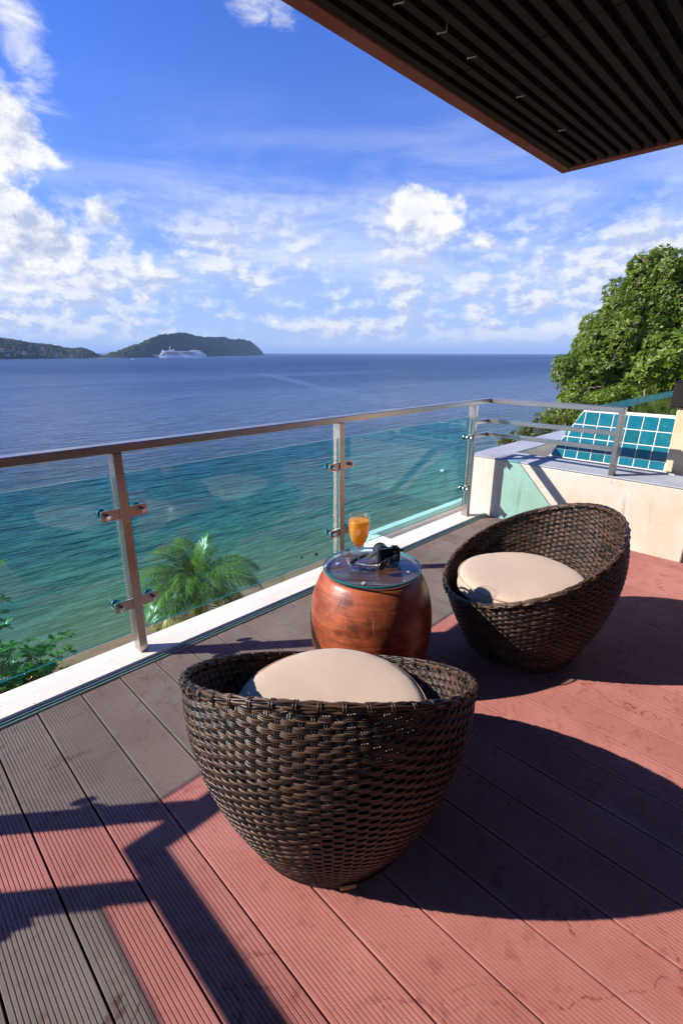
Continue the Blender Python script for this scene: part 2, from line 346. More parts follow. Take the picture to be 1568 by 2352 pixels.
def mat_sea():
    m, t = material('sea_water'); p = pos(t); x, y, z = t.sep(p)
    # distance from the waterline of the bay below the terrace
    sh = t.math('ADD', t.math('SUBTRACT', y, 29.6), t.math('MULTIPLY', t.math('SUBTRACT', t.noise(p, 0.10, 3), 0.5), 7.0))
    sh = t.math('ADD', sh, t.math('MULTIPLY', x, 0.05))
    lg = t.math('DIVIDE', t.math('LOGARITHM', t.math('MAXIMUM', t.math('ADD', sh, 1.0), 1.0), 10.0), 3.0)   # 0..1 for 0..1000 m
    c = t.ramp(lg, [(0.0, (0.30, 0.17, 0.085)), (0.16, (0.25, 0.17, 0.085)), (0.27, (0.185, 0.165, 0.080)), (0.37, (0.110, 0.155, 0.080)),
                    (0.46, (0.042, 0.122, 0.084)), (0.56, (0.010, 0.062, 0.080)), (0.65, (0.010, 0.044, 0.096)), (0.80, (0.014, 0.054, 0.140)), (1.0, (0.013, 0.052, 0.140))])
    # weed and rock on the bed of the shallows
    bed = t.smooth(t.noise(t.mapping(p, rot=(0, 0, -0.5), scale=(0.10, 0.22, 1)), 1.0, 6, 0.62, 0.4), 0.48, 0.66)
    shal = t.math('MULTIPLY', t.smooth(sh, 8.0, 17.0), t.smooth(sh, 95.0, 45.0))
    c = t.mix(t.math('MULTIPLY', t.math('MULTIPLY', bed, shal), 0.50), c, (0.020, 0.045, 0.048))
    # slicks: long pale streaks of smooth water
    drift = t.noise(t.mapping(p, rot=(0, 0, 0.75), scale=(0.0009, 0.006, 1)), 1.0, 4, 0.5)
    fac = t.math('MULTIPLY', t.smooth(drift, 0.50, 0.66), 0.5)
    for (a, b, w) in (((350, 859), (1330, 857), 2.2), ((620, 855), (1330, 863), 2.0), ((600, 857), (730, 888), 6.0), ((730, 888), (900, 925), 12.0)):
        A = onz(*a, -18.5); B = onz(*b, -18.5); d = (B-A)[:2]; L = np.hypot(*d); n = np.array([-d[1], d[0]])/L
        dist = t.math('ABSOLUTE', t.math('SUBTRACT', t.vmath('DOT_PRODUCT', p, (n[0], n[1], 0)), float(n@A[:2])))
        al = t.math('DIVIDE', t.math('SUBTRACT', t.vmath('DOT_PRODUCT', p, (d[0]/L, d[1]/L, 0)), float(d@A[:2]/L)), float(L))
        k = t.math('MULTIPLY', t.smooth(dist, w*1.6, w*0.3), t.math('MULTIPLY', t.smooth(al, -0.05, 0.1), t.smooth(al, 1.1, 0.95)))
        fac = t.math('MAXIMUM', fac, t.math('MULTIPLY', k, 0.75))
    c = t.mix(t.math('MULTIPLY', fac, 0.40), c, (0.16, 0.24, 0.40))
    R = t.mapping(p, rot=(0, 0, 0.12))
    h1 = t.noise(t.mapping(R, scale=(0.38, 1.45, 1)), 1.0, 3, 0.45, 0.15)
    h2 = t.noise(t.mapping(R, rot=(0, 0, 0.5), scale=(0.10, 0.34, 1)), 1.0, 3, 0.5, 0.3)
    h3 = t.noise(t.mapping(R, scale=(3.2, 6.5, 1)), 1.0, 2, 0.5)
    h = t.math('ADD', t.math('ADD', t.math('MULTIPLY', h1, 0.30), t.math('MULTIPLY', h2, 0.75)), t.math('MULTIPLY', h3, 0.03))
    h = t.math('ADD', h, t.math('MULTIPLY', t.noise(t.mapping(R, rot=(0, 0, -0.2), scale=(0.12, 0.46, 1)), 1.0, 3, 0.6, 0.5), 0.8))
    calm = t.math('SUBTRACT', 1.0, t.math('MULTIPLY', fac, 0.5))
    h = t.math('MULTIPLY', h, t.math('MULTIPLY', calm, t.smooth(sh, 0.0, 25.0, 0.25, 1.0)))
    s5 = t.noise(t.mapping(R, rot=(0, 0, -0.2), scale=(0.12, 0.46, 1)), 1.0, 3, 0.6, 0.5)
    s20 = t.noise(t.mapping(R, rot=(0, 0, 0.25), scale=(0.018, 0.085, 1)), 1.0, 4, 0.6, 0.4)
    # light and dark of ripples and swells painted into the colour, crests paler
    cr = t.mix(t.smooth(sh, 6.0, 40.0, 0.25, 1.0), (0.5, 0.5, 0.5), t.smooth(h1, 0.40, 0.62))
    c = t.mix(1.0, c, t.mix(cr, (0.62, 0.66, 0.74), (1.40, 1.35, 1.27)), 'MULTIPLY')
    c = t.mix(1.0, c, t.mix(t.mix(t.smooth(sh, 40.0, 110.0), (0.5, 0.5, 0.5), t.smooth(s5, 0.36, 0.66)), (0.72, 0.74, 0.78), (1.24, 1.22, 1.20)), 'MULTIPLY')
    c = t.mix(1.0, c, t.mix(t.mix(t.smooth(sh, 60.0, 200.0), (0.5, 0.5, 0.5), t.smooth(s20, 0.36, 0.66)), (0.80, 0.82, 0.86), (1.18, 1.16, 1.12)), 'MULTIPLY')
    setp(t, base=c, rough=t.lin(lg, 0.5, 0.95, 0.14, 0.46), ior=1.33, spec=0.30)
    bump(t, h, 1.0, 1.0); return m
MT['sea'] = mat_sea()
def mat_ground():
    m, t = material('beach_and_slope'); p = pos(t); z = t.sep(p)[2]
    n = t.noise(p, 0.7, 6, 0.6); sand = t.mix(t.noise(p, 3.0, 5), (0.36, 0.215, 0.115), (0.42, 0.27, 0.155))
    soil = t.mix(n, (0.035, 0.045, 0.015), (0.10, 0.075, 0.04))
    c = t.mix(t.smooth(t.math('ADD', z, t.math('MULTIPLY', n, 1.5)), -15.8, -16.8), soil, sand)
    setp(t, base=c, rough=0.9); bump(t, t.noise(p, 4, 6), 0.5, 0.1); return m
MT['ground'] = mat_ground()
def mat_hill():
    m, t = material('wooded_hill'); p = pos(t); z = t.sep(p)[2]
    n = t.noise(p, 0.03, 6, 0.65); n2 = t.noise(p, 0.006, 3)
    c = t.mix(t.smooth(n, 0.35, 0.65), (0.012, 0.024, 0.012), (0.050, 0.072, 0.028)); c = t.mix(t.math('MULTIPLY', n2, 0.5), c, (0.05, 0.06, 0.025))
    c = t.mix(t.smooth(t.math('ADD', z, t.math('MULTIPLY', n, 3.0)), -15.5, -17.2), c, (0.40, 0.32, 0.25))
    setp(t, base=c, rough=0.9, spec=0.1); return m
MT['hill'] = mat_hill()
MT['ship'] = simple('white_ship_paint', (0.74, 0.75, 0.78), 0.4, var=0.05, scale=0.1)
MT['shipwin'] = simple('ship_glazing', (0.10, 0.12, 0.16), 0.25)
MT['shipboat'] = simple('orange_lifeboat', (0.22, 0.14, 0.10), 0.5)
MT['funnel'] = simple('dark_red_funnel', (0.13, 0.03, 0.035), 0.5)

# ------------------------------------------------------------------ mesh helpers
class MB:
    """collects vertices and faces, links them as ONE mesh object"""
    def __init__(s): s.v = []; s.f = []; s.m = []
    def add(s, vs, fs, mi=0):
        o = len(s.v); s.v.extend([tuple(map(float, v)) for v in vs]); s.f.extend([tuple(o+i for i in f) for f in fs]); s.m.extend([mi]*len(fs)); return s
    def box(s, a, b, mi=0):
        x0, y0, z0 = a; x1, y1, z1 = b
        return s.add([(x0,y0,z0),(x1,y0,z0),(x1,y1,z0),(x0,y1,z0),(x0,y0,z1),(x1,y0,z1),(x1,y1,z1),(x0,y1,z1)],
                     [(0,3,2,1),(4,5,6,7),(0,1,5,4),(1,2,6,5),(2,3,7,6),(3,0,4,7)], mi)
    def bbox(s, a, b, c=0.003, mi=0):
        """box with all edges chamfered by c"""
        a = np.array(a, float); b = np.array(b, float); vs = []; idx = {}
        for ix in (0, 1):
            for iy in (0, 1):
                for iz in (0, 1):
                    k = (ix, iy, iz)
                    for ax in range(3):
                        p = np.array([(a, b)[k[i]][i] + (c if k[i] == 0 else -c)*(i != ax) for i in range(3)])
                        idx[(k, ax)] = len(vs); vs.append(p)
        fs = []
        for ax in range(3):
            u, w = (ax+1) % 3, (ax+2) % 3
            for sd in (0, 1):
                q = []
                for (iu, iw) in ((0,0),(1,0),(1,1),(0,1)):
                    k = [0,0,0]; k[ax] = sd; k[u] = iu; k[w] = iw; q.append(idx[(tuple(k), ax)])
                fs.append(tuple(q) if sd else tuple(q[::-1]))
            for iu in (0, 1):
                for iw in (0, 1):
                    k0 = [0,0,0]; k1 = [0,0,0]; k0[ax] = 0; k1[ax] = 1
                    for k in (k0, k1): k[u] = iu; k[w] = iw
                    q = (idx[(tuple(k0), u)], idx[(tuple(k1), u)], idx[(tuple(k1), w)], idx[(tuple(k0), w)])
                    fs.append(q if (iu == iw) else q[::-1])
        for k in [(i,j,l) for i in (0,1) for j in (0,1) for l in (0,1)]:
            q = tuple(idx[(k, ax)] for ax in range(3)); fs.append(q if sum(k) % 2 else q[::-1])
        return s.add(vs, fs, mi)
    def tube(s, pts, r, n=6, closed=False, mi=0, cap=True, up=(0,0,1)):
        pts = np.asarray(pts, float); L = len(pts); rs = np.full(L, r) if np.isscalar(r) else np.asarray(r, float)
        if closed: tan = np.roll(pts, -1, 0)-np.roll(pts, 1, 0)
        else: tan = np.gradient(pts, axis=0)
        tan /= np.linalg.norm(tan, axis=1)[:, None]+1e-12
        up = np.array(up, float); nx = np.cross(tan, up); ln = np.linalg.norm(nx, axis=1)
        nx[ln < 1e-3] = np.cross(tan[ln < 1e-3], (1.0, 0.013, 0)); nx /= np.linalg.norm(nx, axis=1)[:, None]
        ny = np.cross(nx, tan); a = np.arange(n)*2*PI/n+PI/n
        V = pts[:, None, :] + rs[:, None, None]*(np.cos(a)[None, :, None]*nx[:, None, :]+np.sin(a)[None, :, None]*ny[:, None, :])
        fs = []
        for i in range(L if closed else L-1):
            j = (i+1) % L
            for k in range(n):
                k2 = (k+1) % n; fs.append((i*n+k, i*n+k2, j*n+k2, j*n+k))
        if not closed and cap:
            fs.append(tuple(range(n))[::-1]); fs.append(tuple((L-1)*n+k for k in range(n)))
        return s.add(V.reshape(-1, 3), fs, mi)
    def lathe(s, prof, n=48, c=(0,0,0), mi=0, closed=False):
        a = np.arange(n)*2*PI/n; vs = []; fs = []
        for (r, z) in prof:
            for t_ in a: vs.append((c[0]+r*math.cos(t_), c[1]+r*math.sin(t_), c[2]+z))
        L = len(prof)
        for i in range(L-1):
            for k in range(n):
                k2 = (k+1) % n; fs.append((i*n+k, i*n+k2, (i+1)*n+k2, (i+1)*n+k))
        return s.add(vs, fs, mi)
    def prism(s, poly, z0, z1, mi=0):
        n = len(poly); vs = [(x, y, z0) for x, y in poly]+[(x, y, z1) for x, y in poly]
        fs = [tuple(range(n))[::-1], tuple(range(n, 2*n))]+[(i, (i+1) % n, n+(i+1) % n, n+i) for i in range(n)]
        return s.add(vs, fs, mi)
    def mesh(s, name, mats, smooth=False):
        me = bpy.data.meshes.new(name); me.from_pydata(s.v, [], s.f)
        if not isinstance(mats, (list, tuple)): mats = [mats]
        for m_ in mats: me.materials.append(m_)
        if len(mats) > 1: me.polygons.foreach_set('material_index', s.m)
        if smooth: me.polygons.foreach_set('use_smooth', [True]*len(me.polygons))
        me.update(); return me
    def build(s, name, mats, parent=None, smooth=False, loc=None):
        return link(name, s.mesh(name, mats, smooth), parent, loc)
def link(name, me, parent=None, loc=None):
    o = bpy.data.objects.new(name, me); COL.objects.link(o)
    if parent is not None: o.parent = parent
    if loc is not None: o.location = loc
    return o
def tag(o, label=None, cat=None, group=None, kind=None):
    if label: o['label'] = label
    if cat: o['category'] = cat
    if group: o['group'] = group
    if kind: o['kind'] = kind
    return o
def thing(name, loc, label, cat, group=None, rz=0.0):
    o = bpy.data.objects.new(name, None); COL.objects.link(o); o.location = loc; o.rotation_euler = (0, 0, rz)
    o.empty_display_size = 0.2
    return tag(o, label, cat, group)
def autosmooth(o, ang=35):
    me = o.data; me.polygons.foreach_set('use_smooth', [True]*len(me.polygons)); me.set_sharp_from_angle(angle=math.radians(ang)); return o
def np_mesh(name, V, Fq, mats, smooth=False, midx=None):
    """V (n,3), Fq (m,4) quads"""
    me = bpy.data.meshes.new(name); V = np.asarray(V, np.float32); Fq = np.asarray(Fq, np.int32)
    k = Fq.shape[1]
    me.vertices.add(len(V)); me.vertices.foreach_set('co', V.ravel())
    me.loops.add(Fq.size); me.loops.foreach_set('vertex_index', Fq.ravel())
    me.polygons.add(len(Fq)); me.polygons.foreach_set('loop_start', np.arange(0, Fq.size, k, dtype=np.int32))
    if not isinstance(mats, (list, tuple)): mats = [mats]
    for m_ in mats: me.materials.append(m_)
    if midx is not None: me.polygons.foreach_set('material_index', np.asarray(midx, np.int32))
    if smooth: me.polygons.foreach_set('use_smooth', np.ones(len(Fq), bool))
    me.update(calc_edges=True); me.validate(); return me

# ------------------------------------------------------------------ sea, ground, hills
SEA = -18.5
sea = MB().add([(-30000, -3000, SEA), (30000, -3000, SEA), (30000, 30000, SEA), (-30000, 30000, SEA)], [(0, 1, 2, 3)]).build('sea', MT['sea']); tag(sea, kind='structure')

def sstep(a, b, x): t_ = np.clip((x-a)/(b-a), 0, 1); return t_*t_*(3-2*t_)
def ground_z(X, Y):
    z = np.interp(Y, [-40, -6, -3, 1.8, 3.2, 5, 9, 14, 24, 30.5, 45, 80], [1.5, -0.6, -0.9, -0.9, -3.2, -8, -12, -14.6, -17.2, -18.5, -19.8, -23])
    z = z + np.maximum(-3.8-z, 0)*sstep(7, 14, X)*sstep(11, 4.5, Y)
    z = np.where((X > 8) & (Y > 9), z-6*sstep(8, 14, X)*sstep(9, 14, Y), z)
    return z + 0.35*np.sin(X*0.9+Y*0.35)*np.cos(Y*0.7-X*0.3)*sstep(2.6, 5, Y)
gx = np.arange(-40, 71, 1.0); gy = np.arange(-30, 71, 1.0)
GX, GY = np.meshgrid(gx, gy); V = np.stack([GX, GY, ground_z(GX, GY)], -1).reshape(-1, 3)
nx = len(gx); I = (np.arange(len(gy)-1)[:, None]*nx+np.arange(nx-1)[None, :]).ravel()
ground = link('ground', np_mesh('ground', V, np.stack([I, I+1, I+nx+1, I+nx], 1), MT['ground'], True)); tag(ground, kind='structure')

def fbm2(x, y, seed, octs=5, s0=1.0):
    r = np.random.default_rng(seed); out = 0; amp = 1.0; sc = s0
    for _ in range(octs):
        for _k in range(3):
            a = r.uniform(0, 2*PI); ph = r.uniform(0, 2*PI); out = out+amp*np.sin((x*np.cos(a)+y*np.sin(a))*sc+ph)/3
        amp *= 0.55; sc *= 2.07
    return out
def far_hill(name, left, right, prof, depth, seed, n=240, bumpy=5.0):
    """a wooded ridge standing on the water: shoreline runs left -> right, prof = skyline heights (fraction along, metres/km of distance)"""
    A = onz(*left, SEA); B = onz(*right, SEA); d = (B-A)[:2]; L = np.hypot(*d)
    nrm = np.array([-d[1], d[0]])/L
    if nrm@(A[:2]+B[:2]) < 0: nrm = -nrm
    s = np.linspace(0, 1, n); w = np.linspace(0, 1, 46); S, W = np.meshgrid(s, w)
    dirv = EYE[:2]*0
    Pm = A[None, None, :2]+S[..., None]*d[None, None]
    dist0 = np.linalg.norm(Pm, axis=-1)
    P2 = Pm*(1+(W*depth/ dist0)[..., None])            # go inland along the line of sight
    ht = np.interp(S, [p[0] for p in prof], [p[1] for p in prof])      # px above the waterline
    top = ht*(dist0+depth*0.45)/1185.0
    cross = np.where(W < 0.45, sstep(-0.12, 0.45, W)*1.0, sstep(1.05, 0.45, W)); cross = np.where(W < 0.02, 0.0, cross)
    bump_ = fbm2(P2[..., 0], P2[..., 1], seed, 4, 0.02)*bumpy+rng.normal(0, bumpy*0.55, S.shape)
    z = SEA-0.5+top*cross+bump_*np.clip(top*cross/12.0, 0, 1)
    V = np.concatenate([P2, z[..., None]], -1).reshape(-1, 3); m = len(s)
    I = (np.arange(len(w)-1)[:, None]*m+np.arange(m-1)[None, :]).ravel()
    return link(name, np_mesh(name, V, np.stack([I, I+1, I+m+1, I+m], 1), MT['hill'], True))
isl = far_hill('island', (226, 823.5), (606, 815.8),
    [(0, 1.5), (0.02, 5), (0.05, 12), (0.10, 24), (0.18, 41), (0.24, 49), (0.29, 50), (0.36, 44), (0.42, 38), (0.5, 40.5), (0.58, 38), (0.66, 34.5), (0.74, 34), (0.82, 30), (0.90, 21), (0.96, 9), (1, 0.8)], 420, 5)
tag(isl, kind='structure')
mainland = far_hill('headland', (-420, 829), (236, 823),
    [(0, 36), (0.35, 46), (0.55, 40), (0.64, 33), (0.70, 29), (0.76, 25), (0.82, 18), (0.86, 17.5), (0.90, 19), (0.94, 14), (0.975, 7), (1, 4)], 380, 9, 260, 3.5)
tag(mainland, kind='structure')

# ------------------------------------------------------------------ terrace: kerb, deck
YK0, YK1 = 1.995, 2.175                      # kerb, inner and outer face
XW = 3.804                                   # face of the low wall
kerb = MB()
kerb.bbox((-0.98, YK0, -0.6), (XW-0.003, YK1, 0.02), 0.006)
kerb = kerb.build('kerb', MT['curb']); tag(kerb, kind='structure')
MB().bbox((-0.98, -3.0, -0.6), (-0.775, YK0-0.003, 0.02), 0.006).build('kerb_side', MT['curb'], kerb)
# sunk channel outside the kerb, beside the wall
MB().box((2.76, YK1+0.002, -0.6), (4.3, 2.36, -0.075)).build('channel_floor', MT['curb'], kerb)
MB().bbox((2.70, 2.362, -0.6), (4.3, 2.435, 0.0), 0.005).build('channel_rim', MT['curb'], kerb)
MB().bbox((2.70, YK1+0.002, -0.6), (2.757, 2.36, 0.0), 0.005).build('channel_end', MT['curb'], kerb)
MB().box((-0.772, 1.980, -0.03), (XW-0.004, 1.992, 0.012)).build('mortar_strip', MT['mortar'], kerb)
MB().bbox((-0.772, 1.968, -0.03), (XW-0.004, 1.976, 0.006), 0.002).build('edge_trim', MT['trim'], kerb)

deck = MB().box((-0.77, -3.0, -0.5), (3.80, 1.966, -0.035)).box((3.80, -3.0, -0.5), (6.4, 0.5, -0.036)).build('deck', MT['under']); tag(deck, kind='structure')
def board_mesh(name, w, y0, y1):
    prof = [(-w/2, -0.024), (-w/2, -0.002), (-w/2+0.0015, 0.0)]
    ng = 14; p = (w-0.016)/ng
    for k in range(ng):
        c = -w/2+0.008+p*(k+0.5)
        prof += [(c-0.0019, 0.0), (c-0.0012, -0.0018), (c+0.0012, -0.0018), (c+0.0019, 0.0)]
    prof += [(w/2-0.0015, 0.0), (w/2, -0.002), (w/2, -0.024)]
    n = len(prof); vs = [(x, y0, z) for x, z in prof]+[(x, y1, z) for x, z in prof]
    fs = [(i, i+1, n+i+1, n+i) for i in range(n-1)]+[tuple(range(n)), tuple(range(n, 2*n))[::-1]]
    return MB().add(vs, fs).mesh(name, MT['deck'])
BW = 0.160; full = board_mesh('deck_board', BW-0.005, -2.9, 1.962); short = board_mesh('deck_board_short', BW-0.005, -2.9, 0.505)
k0 = -6
for k in range(k0, 38):
    xc = 0.289+BW*(k+0.5)
    if xc-BW/2 < -0.775: continue
    edge = xc-BW/2 < XW-0.02 < xc+BW/2
    o = link('deck_board', full if xc+BW/2 < XW-0.002 or edge else short, deck)
    if edge: xc -= 0.0035; o.scale = (0.955, 1, 1)
    o.location = (xc, random.uniform(-0.002, 0.002), random.uniform(-0.0012, 0.0012))

# ------------------------------------------------------------------ low wall and its coping
wall = thing('low_wall', (XW, 1.3, 0), 'low cream plastered wall with grey coping beside the brown chair at the deck end', 'wall')
def W(x): return x-XW
ZT = 0.51
MB().bbox((0, 0.53-1.3, -0.6), (0.37, 2.205-1.3, ZT-0.012), 0.008).build('plaster_body', MT['wall'], wall)
MB().bbox((-0.004, 0.525-1.3, ZT-0.012), (0.374, 1.95-1.3, ZT), 0.004).build('coping', MT['cap'], wall)
MB().bbox((-0.004, 1.9515-1.3, ZT-0.012), (2.3, 2.211-1.3, ZT), 0.004).build('coping', MT['cap'], wall)
MB().bbox((0.3715, 1.955-1.3, -0.6), (2.296, 2.205-1.3, ZT-0.013), 0.006).build('plaster_body', MT['wall'], wall)

# ------------------------------------------------------------------ infinity pool
pool = thing('infinity_pool', (4.265, 0.82, 0.0), 'raised pool with teal tiled spillway and dark water behind the low wall', 'swimming pool')
BAT = 0.19; ZP = 0.897
def pl(X, Y, Z): return (X-4.265, Y-0.82, Z)
def face(Y, Z, off=0.0): n = np.array([-1, 0, BAT])/math.hypot(1, BAT); return np.array(pl(4.265+(Z-0.51)*BAT, Y, Z))+n*off
# body carrying the tiles (grout shows between them)
yl = lambda z: 1.696+(z-0.506)*(-0.522)
b = MB(); Z0, Z1 = 0.42, 0.905
q = [face(-2.0, Z0), face(yl(Z0), Z0), face(yl(Z1), Z1), face(-2.0, Z1)]
back = [np.array(pl(9.5, -2.0, Z0)), np.array(pl(9.5, yl(Z0), Z0)), np.array(pl(9.5, yl(Z1), Z1)), np.array(pl(9.5, -2.0, Z1))]
b.add(q+back, [(0, 3, 2, 1), (1, 2, 6, 5), (2, 3, 7, 6), (0, 4, 7, 3), (4, 5, 6, 7), (0, 1, 5, 4)])
b.build('grout_body', MT['grout'], pool)
MB().bbox(pl(4.245, 0.80, 0.45), pl(4.264, 1.71, 0.506), 0.004).build('plaster_edge', MT['cap'], pool)
rows = [(0.472, 0.575), (0.575, 0.682), (0.682, 0.789), (0.789, 0.896)]
rows[0] = (0.508, 0.575)
TW = 0.1065; g = 0.0034
for (za, zb) in rows:
    k = 0
    while True:
        y0 = 0.8295+k*TW; y1 = y0+TW; k += 1
        if y0 > yl(za)-0.02: break
        if y0 < 0.6: continue
        a0, a1 = y0+g, min(y1-g, yl(za)-0.004); b1 = min(y1-g, yl(zb)-0.004)
        zA, zB = za+g, zb-g
        lo = [face(a0, zA, 0.0005), face(a1, zA, 0.0005), face(max(b1, a0+0.001), zB, 0.0005), face(a0, zB, 0.0005)]
        c = 0.002
        e = [0.005+random.uniform(-0.0009, 0.0009) for _ in range(2)]; e = [e[0], e[1], e[1]+random.uniform(-.0006, .0006), e[0]]
        hi = [face(a0+c, zA+c, e[0]), face(a1-c, zA+c, e[1]), face(max(b1-c, a0+2*c), zB-c, e[2]), face(a0+c, zB-c, e[3])]
        MB().add(lo+hi, [(4, 7, 6, 5), (0, 1, 5, 4), (1, 2, 6, 5), (2, 3, 7, 6), (3, 0, 4, 7)]).build('tile', MT['tile'], pool)
# water and the far coping of two tile rows
xin = 4.265+(ZP-0.51)*BAT+0.035
MB().add([pl(xin, -1.2, 0.9085), pl(9.3, -1.2, 0.9085), pl(9.3, 1.305, 0.9085), pl(xin, 1.305, 0.9085)], [(0, 1, 2, 3)]).build('pool_water', MT['poolwater'], pool)
MB().bbox(pl(xin-0.03, -1.2, 0.9055), pl(xin-0.0005, 1.305, 0.913), 0.002).build('spill_edge', MT['grout'], pool)
tm = MB().bbox((g, g, 0), (TW-g, TW-g, 0.006), 0.002).mesh('coping_tile', MT['tile'])
ncol = 0
for i in range(44):
    for j in range(2):
        o = link('coping_tile', tm, pool); o.location = pl(xin-0.03+i*TW, 1.308+j*TW, 0.9058)
# pillar and planter at the right
pil = thing('wall_pillar', (4.24, 0.78, 0.0), 'ochre plastered pillar with a crack at the right end of the tiled spillway', 'pillar')
MB().bbox((0, -0.9, 0.512), (0.055, 0.040, 0.985), 0.006).bbox((0.0555, -0.9, 0.515), (0.5, 0.036, 0.984), 0.004).build('plaster_body', MT['ochre'], pil)
pb = thing('dark_cap_block', (4.24, 0.80, 0.986), 'charcoal block sitting on top of the ochre pillar', 'block')
MB().bbox((-0.03, -0.9, 0), (0.42, 0.062, 0.17), 0.006).build('block_body', MT['under'], pb)
MB().bbox((-0.034, -0.9, 0.1705), (0.424, 0.066, 0.178), 0.003).build('block_lid', MT['slat'], pb)

# ------------------------------------------------------------------ glass railing
rail = thing('glass_railing', (0, 2.08, 0.02), 'brushed steel railing with teal glass panels along the white kerb', 'railing')
RY = 2.08
def rl(x, y, z): return (x, y-RY, z-0.02)
PW, PD = 0.038, 0.062
posts = [(-0.64, 'x'), (0.760, 'x'), (2.070, 'x'), (3.600, 'x')]
for X, _ in posts:
    MB().bbox(rl(X-PW/2, RY-PD/2, 0.0205), rl(X+PW/2, RY+PD/2, 0.957), 0.002).build('post', MT['steel'], rail)
ypost = [1.93, 0.45, -1.05]
for Y in ypost:
    MB().bbox(rl(-0.83-PD/2, Y-PW/2, 0.0205), rl(-0.83+PD/2, Y+PW/2, 0.957), 0.002).build('post', MT['steel'], rail)
HZ0, HZ1 = 0.958, 0.995
MB().bbox(rl(-0.861, RY-0.031, HZ0), rl(3.872, RY+0.031, HZ1), 0.003).build('handrail', MT['steel'], rail)
MB().bbox(rl(3.810, 1.040, HZ0), rl(3.872, RY-0.0315, HZ1), 0.003).build('handrail', MT['steel'], rail)
MB().bbox(rl(-0.861, -2.4, HZ0), rl(-0.799, RY-0.0315, HZ1), 0.003).build('handrail', MT['steel'], rail)
MB().bbox(rl(3.812, 1.042, ZT+0.0005), rl(3.870, 1.078, HZ0-0.0005), 0.002).build('end_post', MT['steel'], rail)
for z in (0.795, 0.682):
    MB().bbox(rl(3.62, RY-0.018, z), rl(3.860, RY+0.018, z+0.032), 0.002).build('mid_rail', MT['steel'], rail)
    MB().bbox(rl(3.824, 1.0785, z), rl(3.860, RY-0.0185, z+0.032), 0.002).build('mid_rail', MT['steel'], rail)
def panel(x0, x1, y, z0=0.118, z1=0.862, axis='x'):
    th = 0.005
    m_ = MB()
    if axis == 'x': m_.box(rl(x0, y-th, z0), rl(x1, y+th, z1)); side = (0, 1, 3, 5)
    else: m_.box(rl(y-th, x0, z0), rl(y+th, x1, z1)); side = (0, 1, 2, 4)
    for i in side: m_.m[i] = 1
    return m_.build('glass_panel', [MT['panel'], MT['edge']], rail)
GY = RY+0.012
panel(-0.600, 0.727, GY); panel(0.796, 2.032, GY); panel(2.108, 3.562, GY)
GXL = -0.83-0.012
panel(-0.98, 0.412, GXL, axis='y'); panel(0.488, 1.893, GXL, axis='y')
# clamps: plate, gaskets, bolt; two shared meshes, one per side
plate_m = {}
def clamp(X, Y, z, s, axis='x'):
    """s = +1/-1: side of the post"""
    m_ = MB(); L = 0.078; hh = 0.024
    x0 = PW/2+0.0005; pts = []
    r = 0.007
    for (cx, cz, a0) in ((L-r, hh-r, 0), (L-r, -hh+r, -PI/2)):
        for k in range(4): a = a0+k*PI/6 if a0 == 0 else a0+k*PI/6; pts.append((x0+cx+r*math.cos(a), cz+r*math.sin(a)))
    top = sorted(pts[:4], key=lambda p: p[0]); bot = sorted(pts[4:], key=lambda p: -p[0])
    poly = [(x0, hh)]+top+bot+[(x0, -hh)]
    n = len(poly); y0, y1 = -0.024, -0.019
    vs = [(s*x, y0, z_) for x, z_ in poly]+[(s*x, y1, z_) for x, z_ in poly]
    fs = [tuple(range(n)), tuple(range(n, 2*n))[::-1]]+[(i, n+i, n+(i+1) % n, (i+1) % n) for i in range(n)]
    m_.add(vs, fs)
    if s < 0: m_.f = [f[::-1] for f in m_.f]
    o = m_.build('clamp', MT['steel'], rail, loc=rl(X, Y, z))
    if axis == 'y': o.rotation_euler = (0, 0, PI/2)
    xb = s*(x0+L-0.023)
    bolt = MB(); prof = [(0, -0.0505), (0.0088, -0.0505), (0.0105, -0.049), (0.0105, -0.026), (0.0125, -0.0245)]
    bolt.lathe([(r_, 0) for r_, _ in prof], 16)
    bolt = MB()
    for (r0, ya, yb, mi) in ((0.0105, -0.050, -0.0245, 0), (0.024, -0.0185, -0.0105, 1), (0.0245, -0.0100, 0.0065, 1), (0.024, 0.0175, 0.024, 1)):
        nn = 20; a = np.arange(nn)*2*PI/nn; c = 0.0018
        rings = [(r0-c, ya), (r0, ya+c), (r0, yb-c), (r0-c, yb)]
        vs = [(xb+rr_*math.cos(t_), yy, rr_*math.sin(t_)) for rr_, yy in rings for t_ in a]
        fs = [(i*nn+k, i*nn+(k+1) % nn, (i+1)*nn+(k+1) % nn, (i+1)*nn+k) for i in range(3) for k in range(nn)]
        fs += [tuple(range(nn))[::-1], tuple(3*nn+k for k in range(nn))]
        if r0 == 0.0245: continue
        bo = MB().add(vs, fs).build('bolt' if r0 < 0.02 else 'glass_disc', MT['chrome'], o); autosmooth(bo)
for X, _ in posts:
    for z in (0.700, 0.275):
        for s in (-1, 1):
            if X > 3 and s > 0: continue
            if X < 0 and s < 0: continue
            clamp(X, RY, z, s)
for Y in ypost:
    for z in (0.700, 0.275):
        for s in (-1, 1):
            if Y > 1 and s > 0: continue
            clamp(-0.83, Y, z, s, 'y')

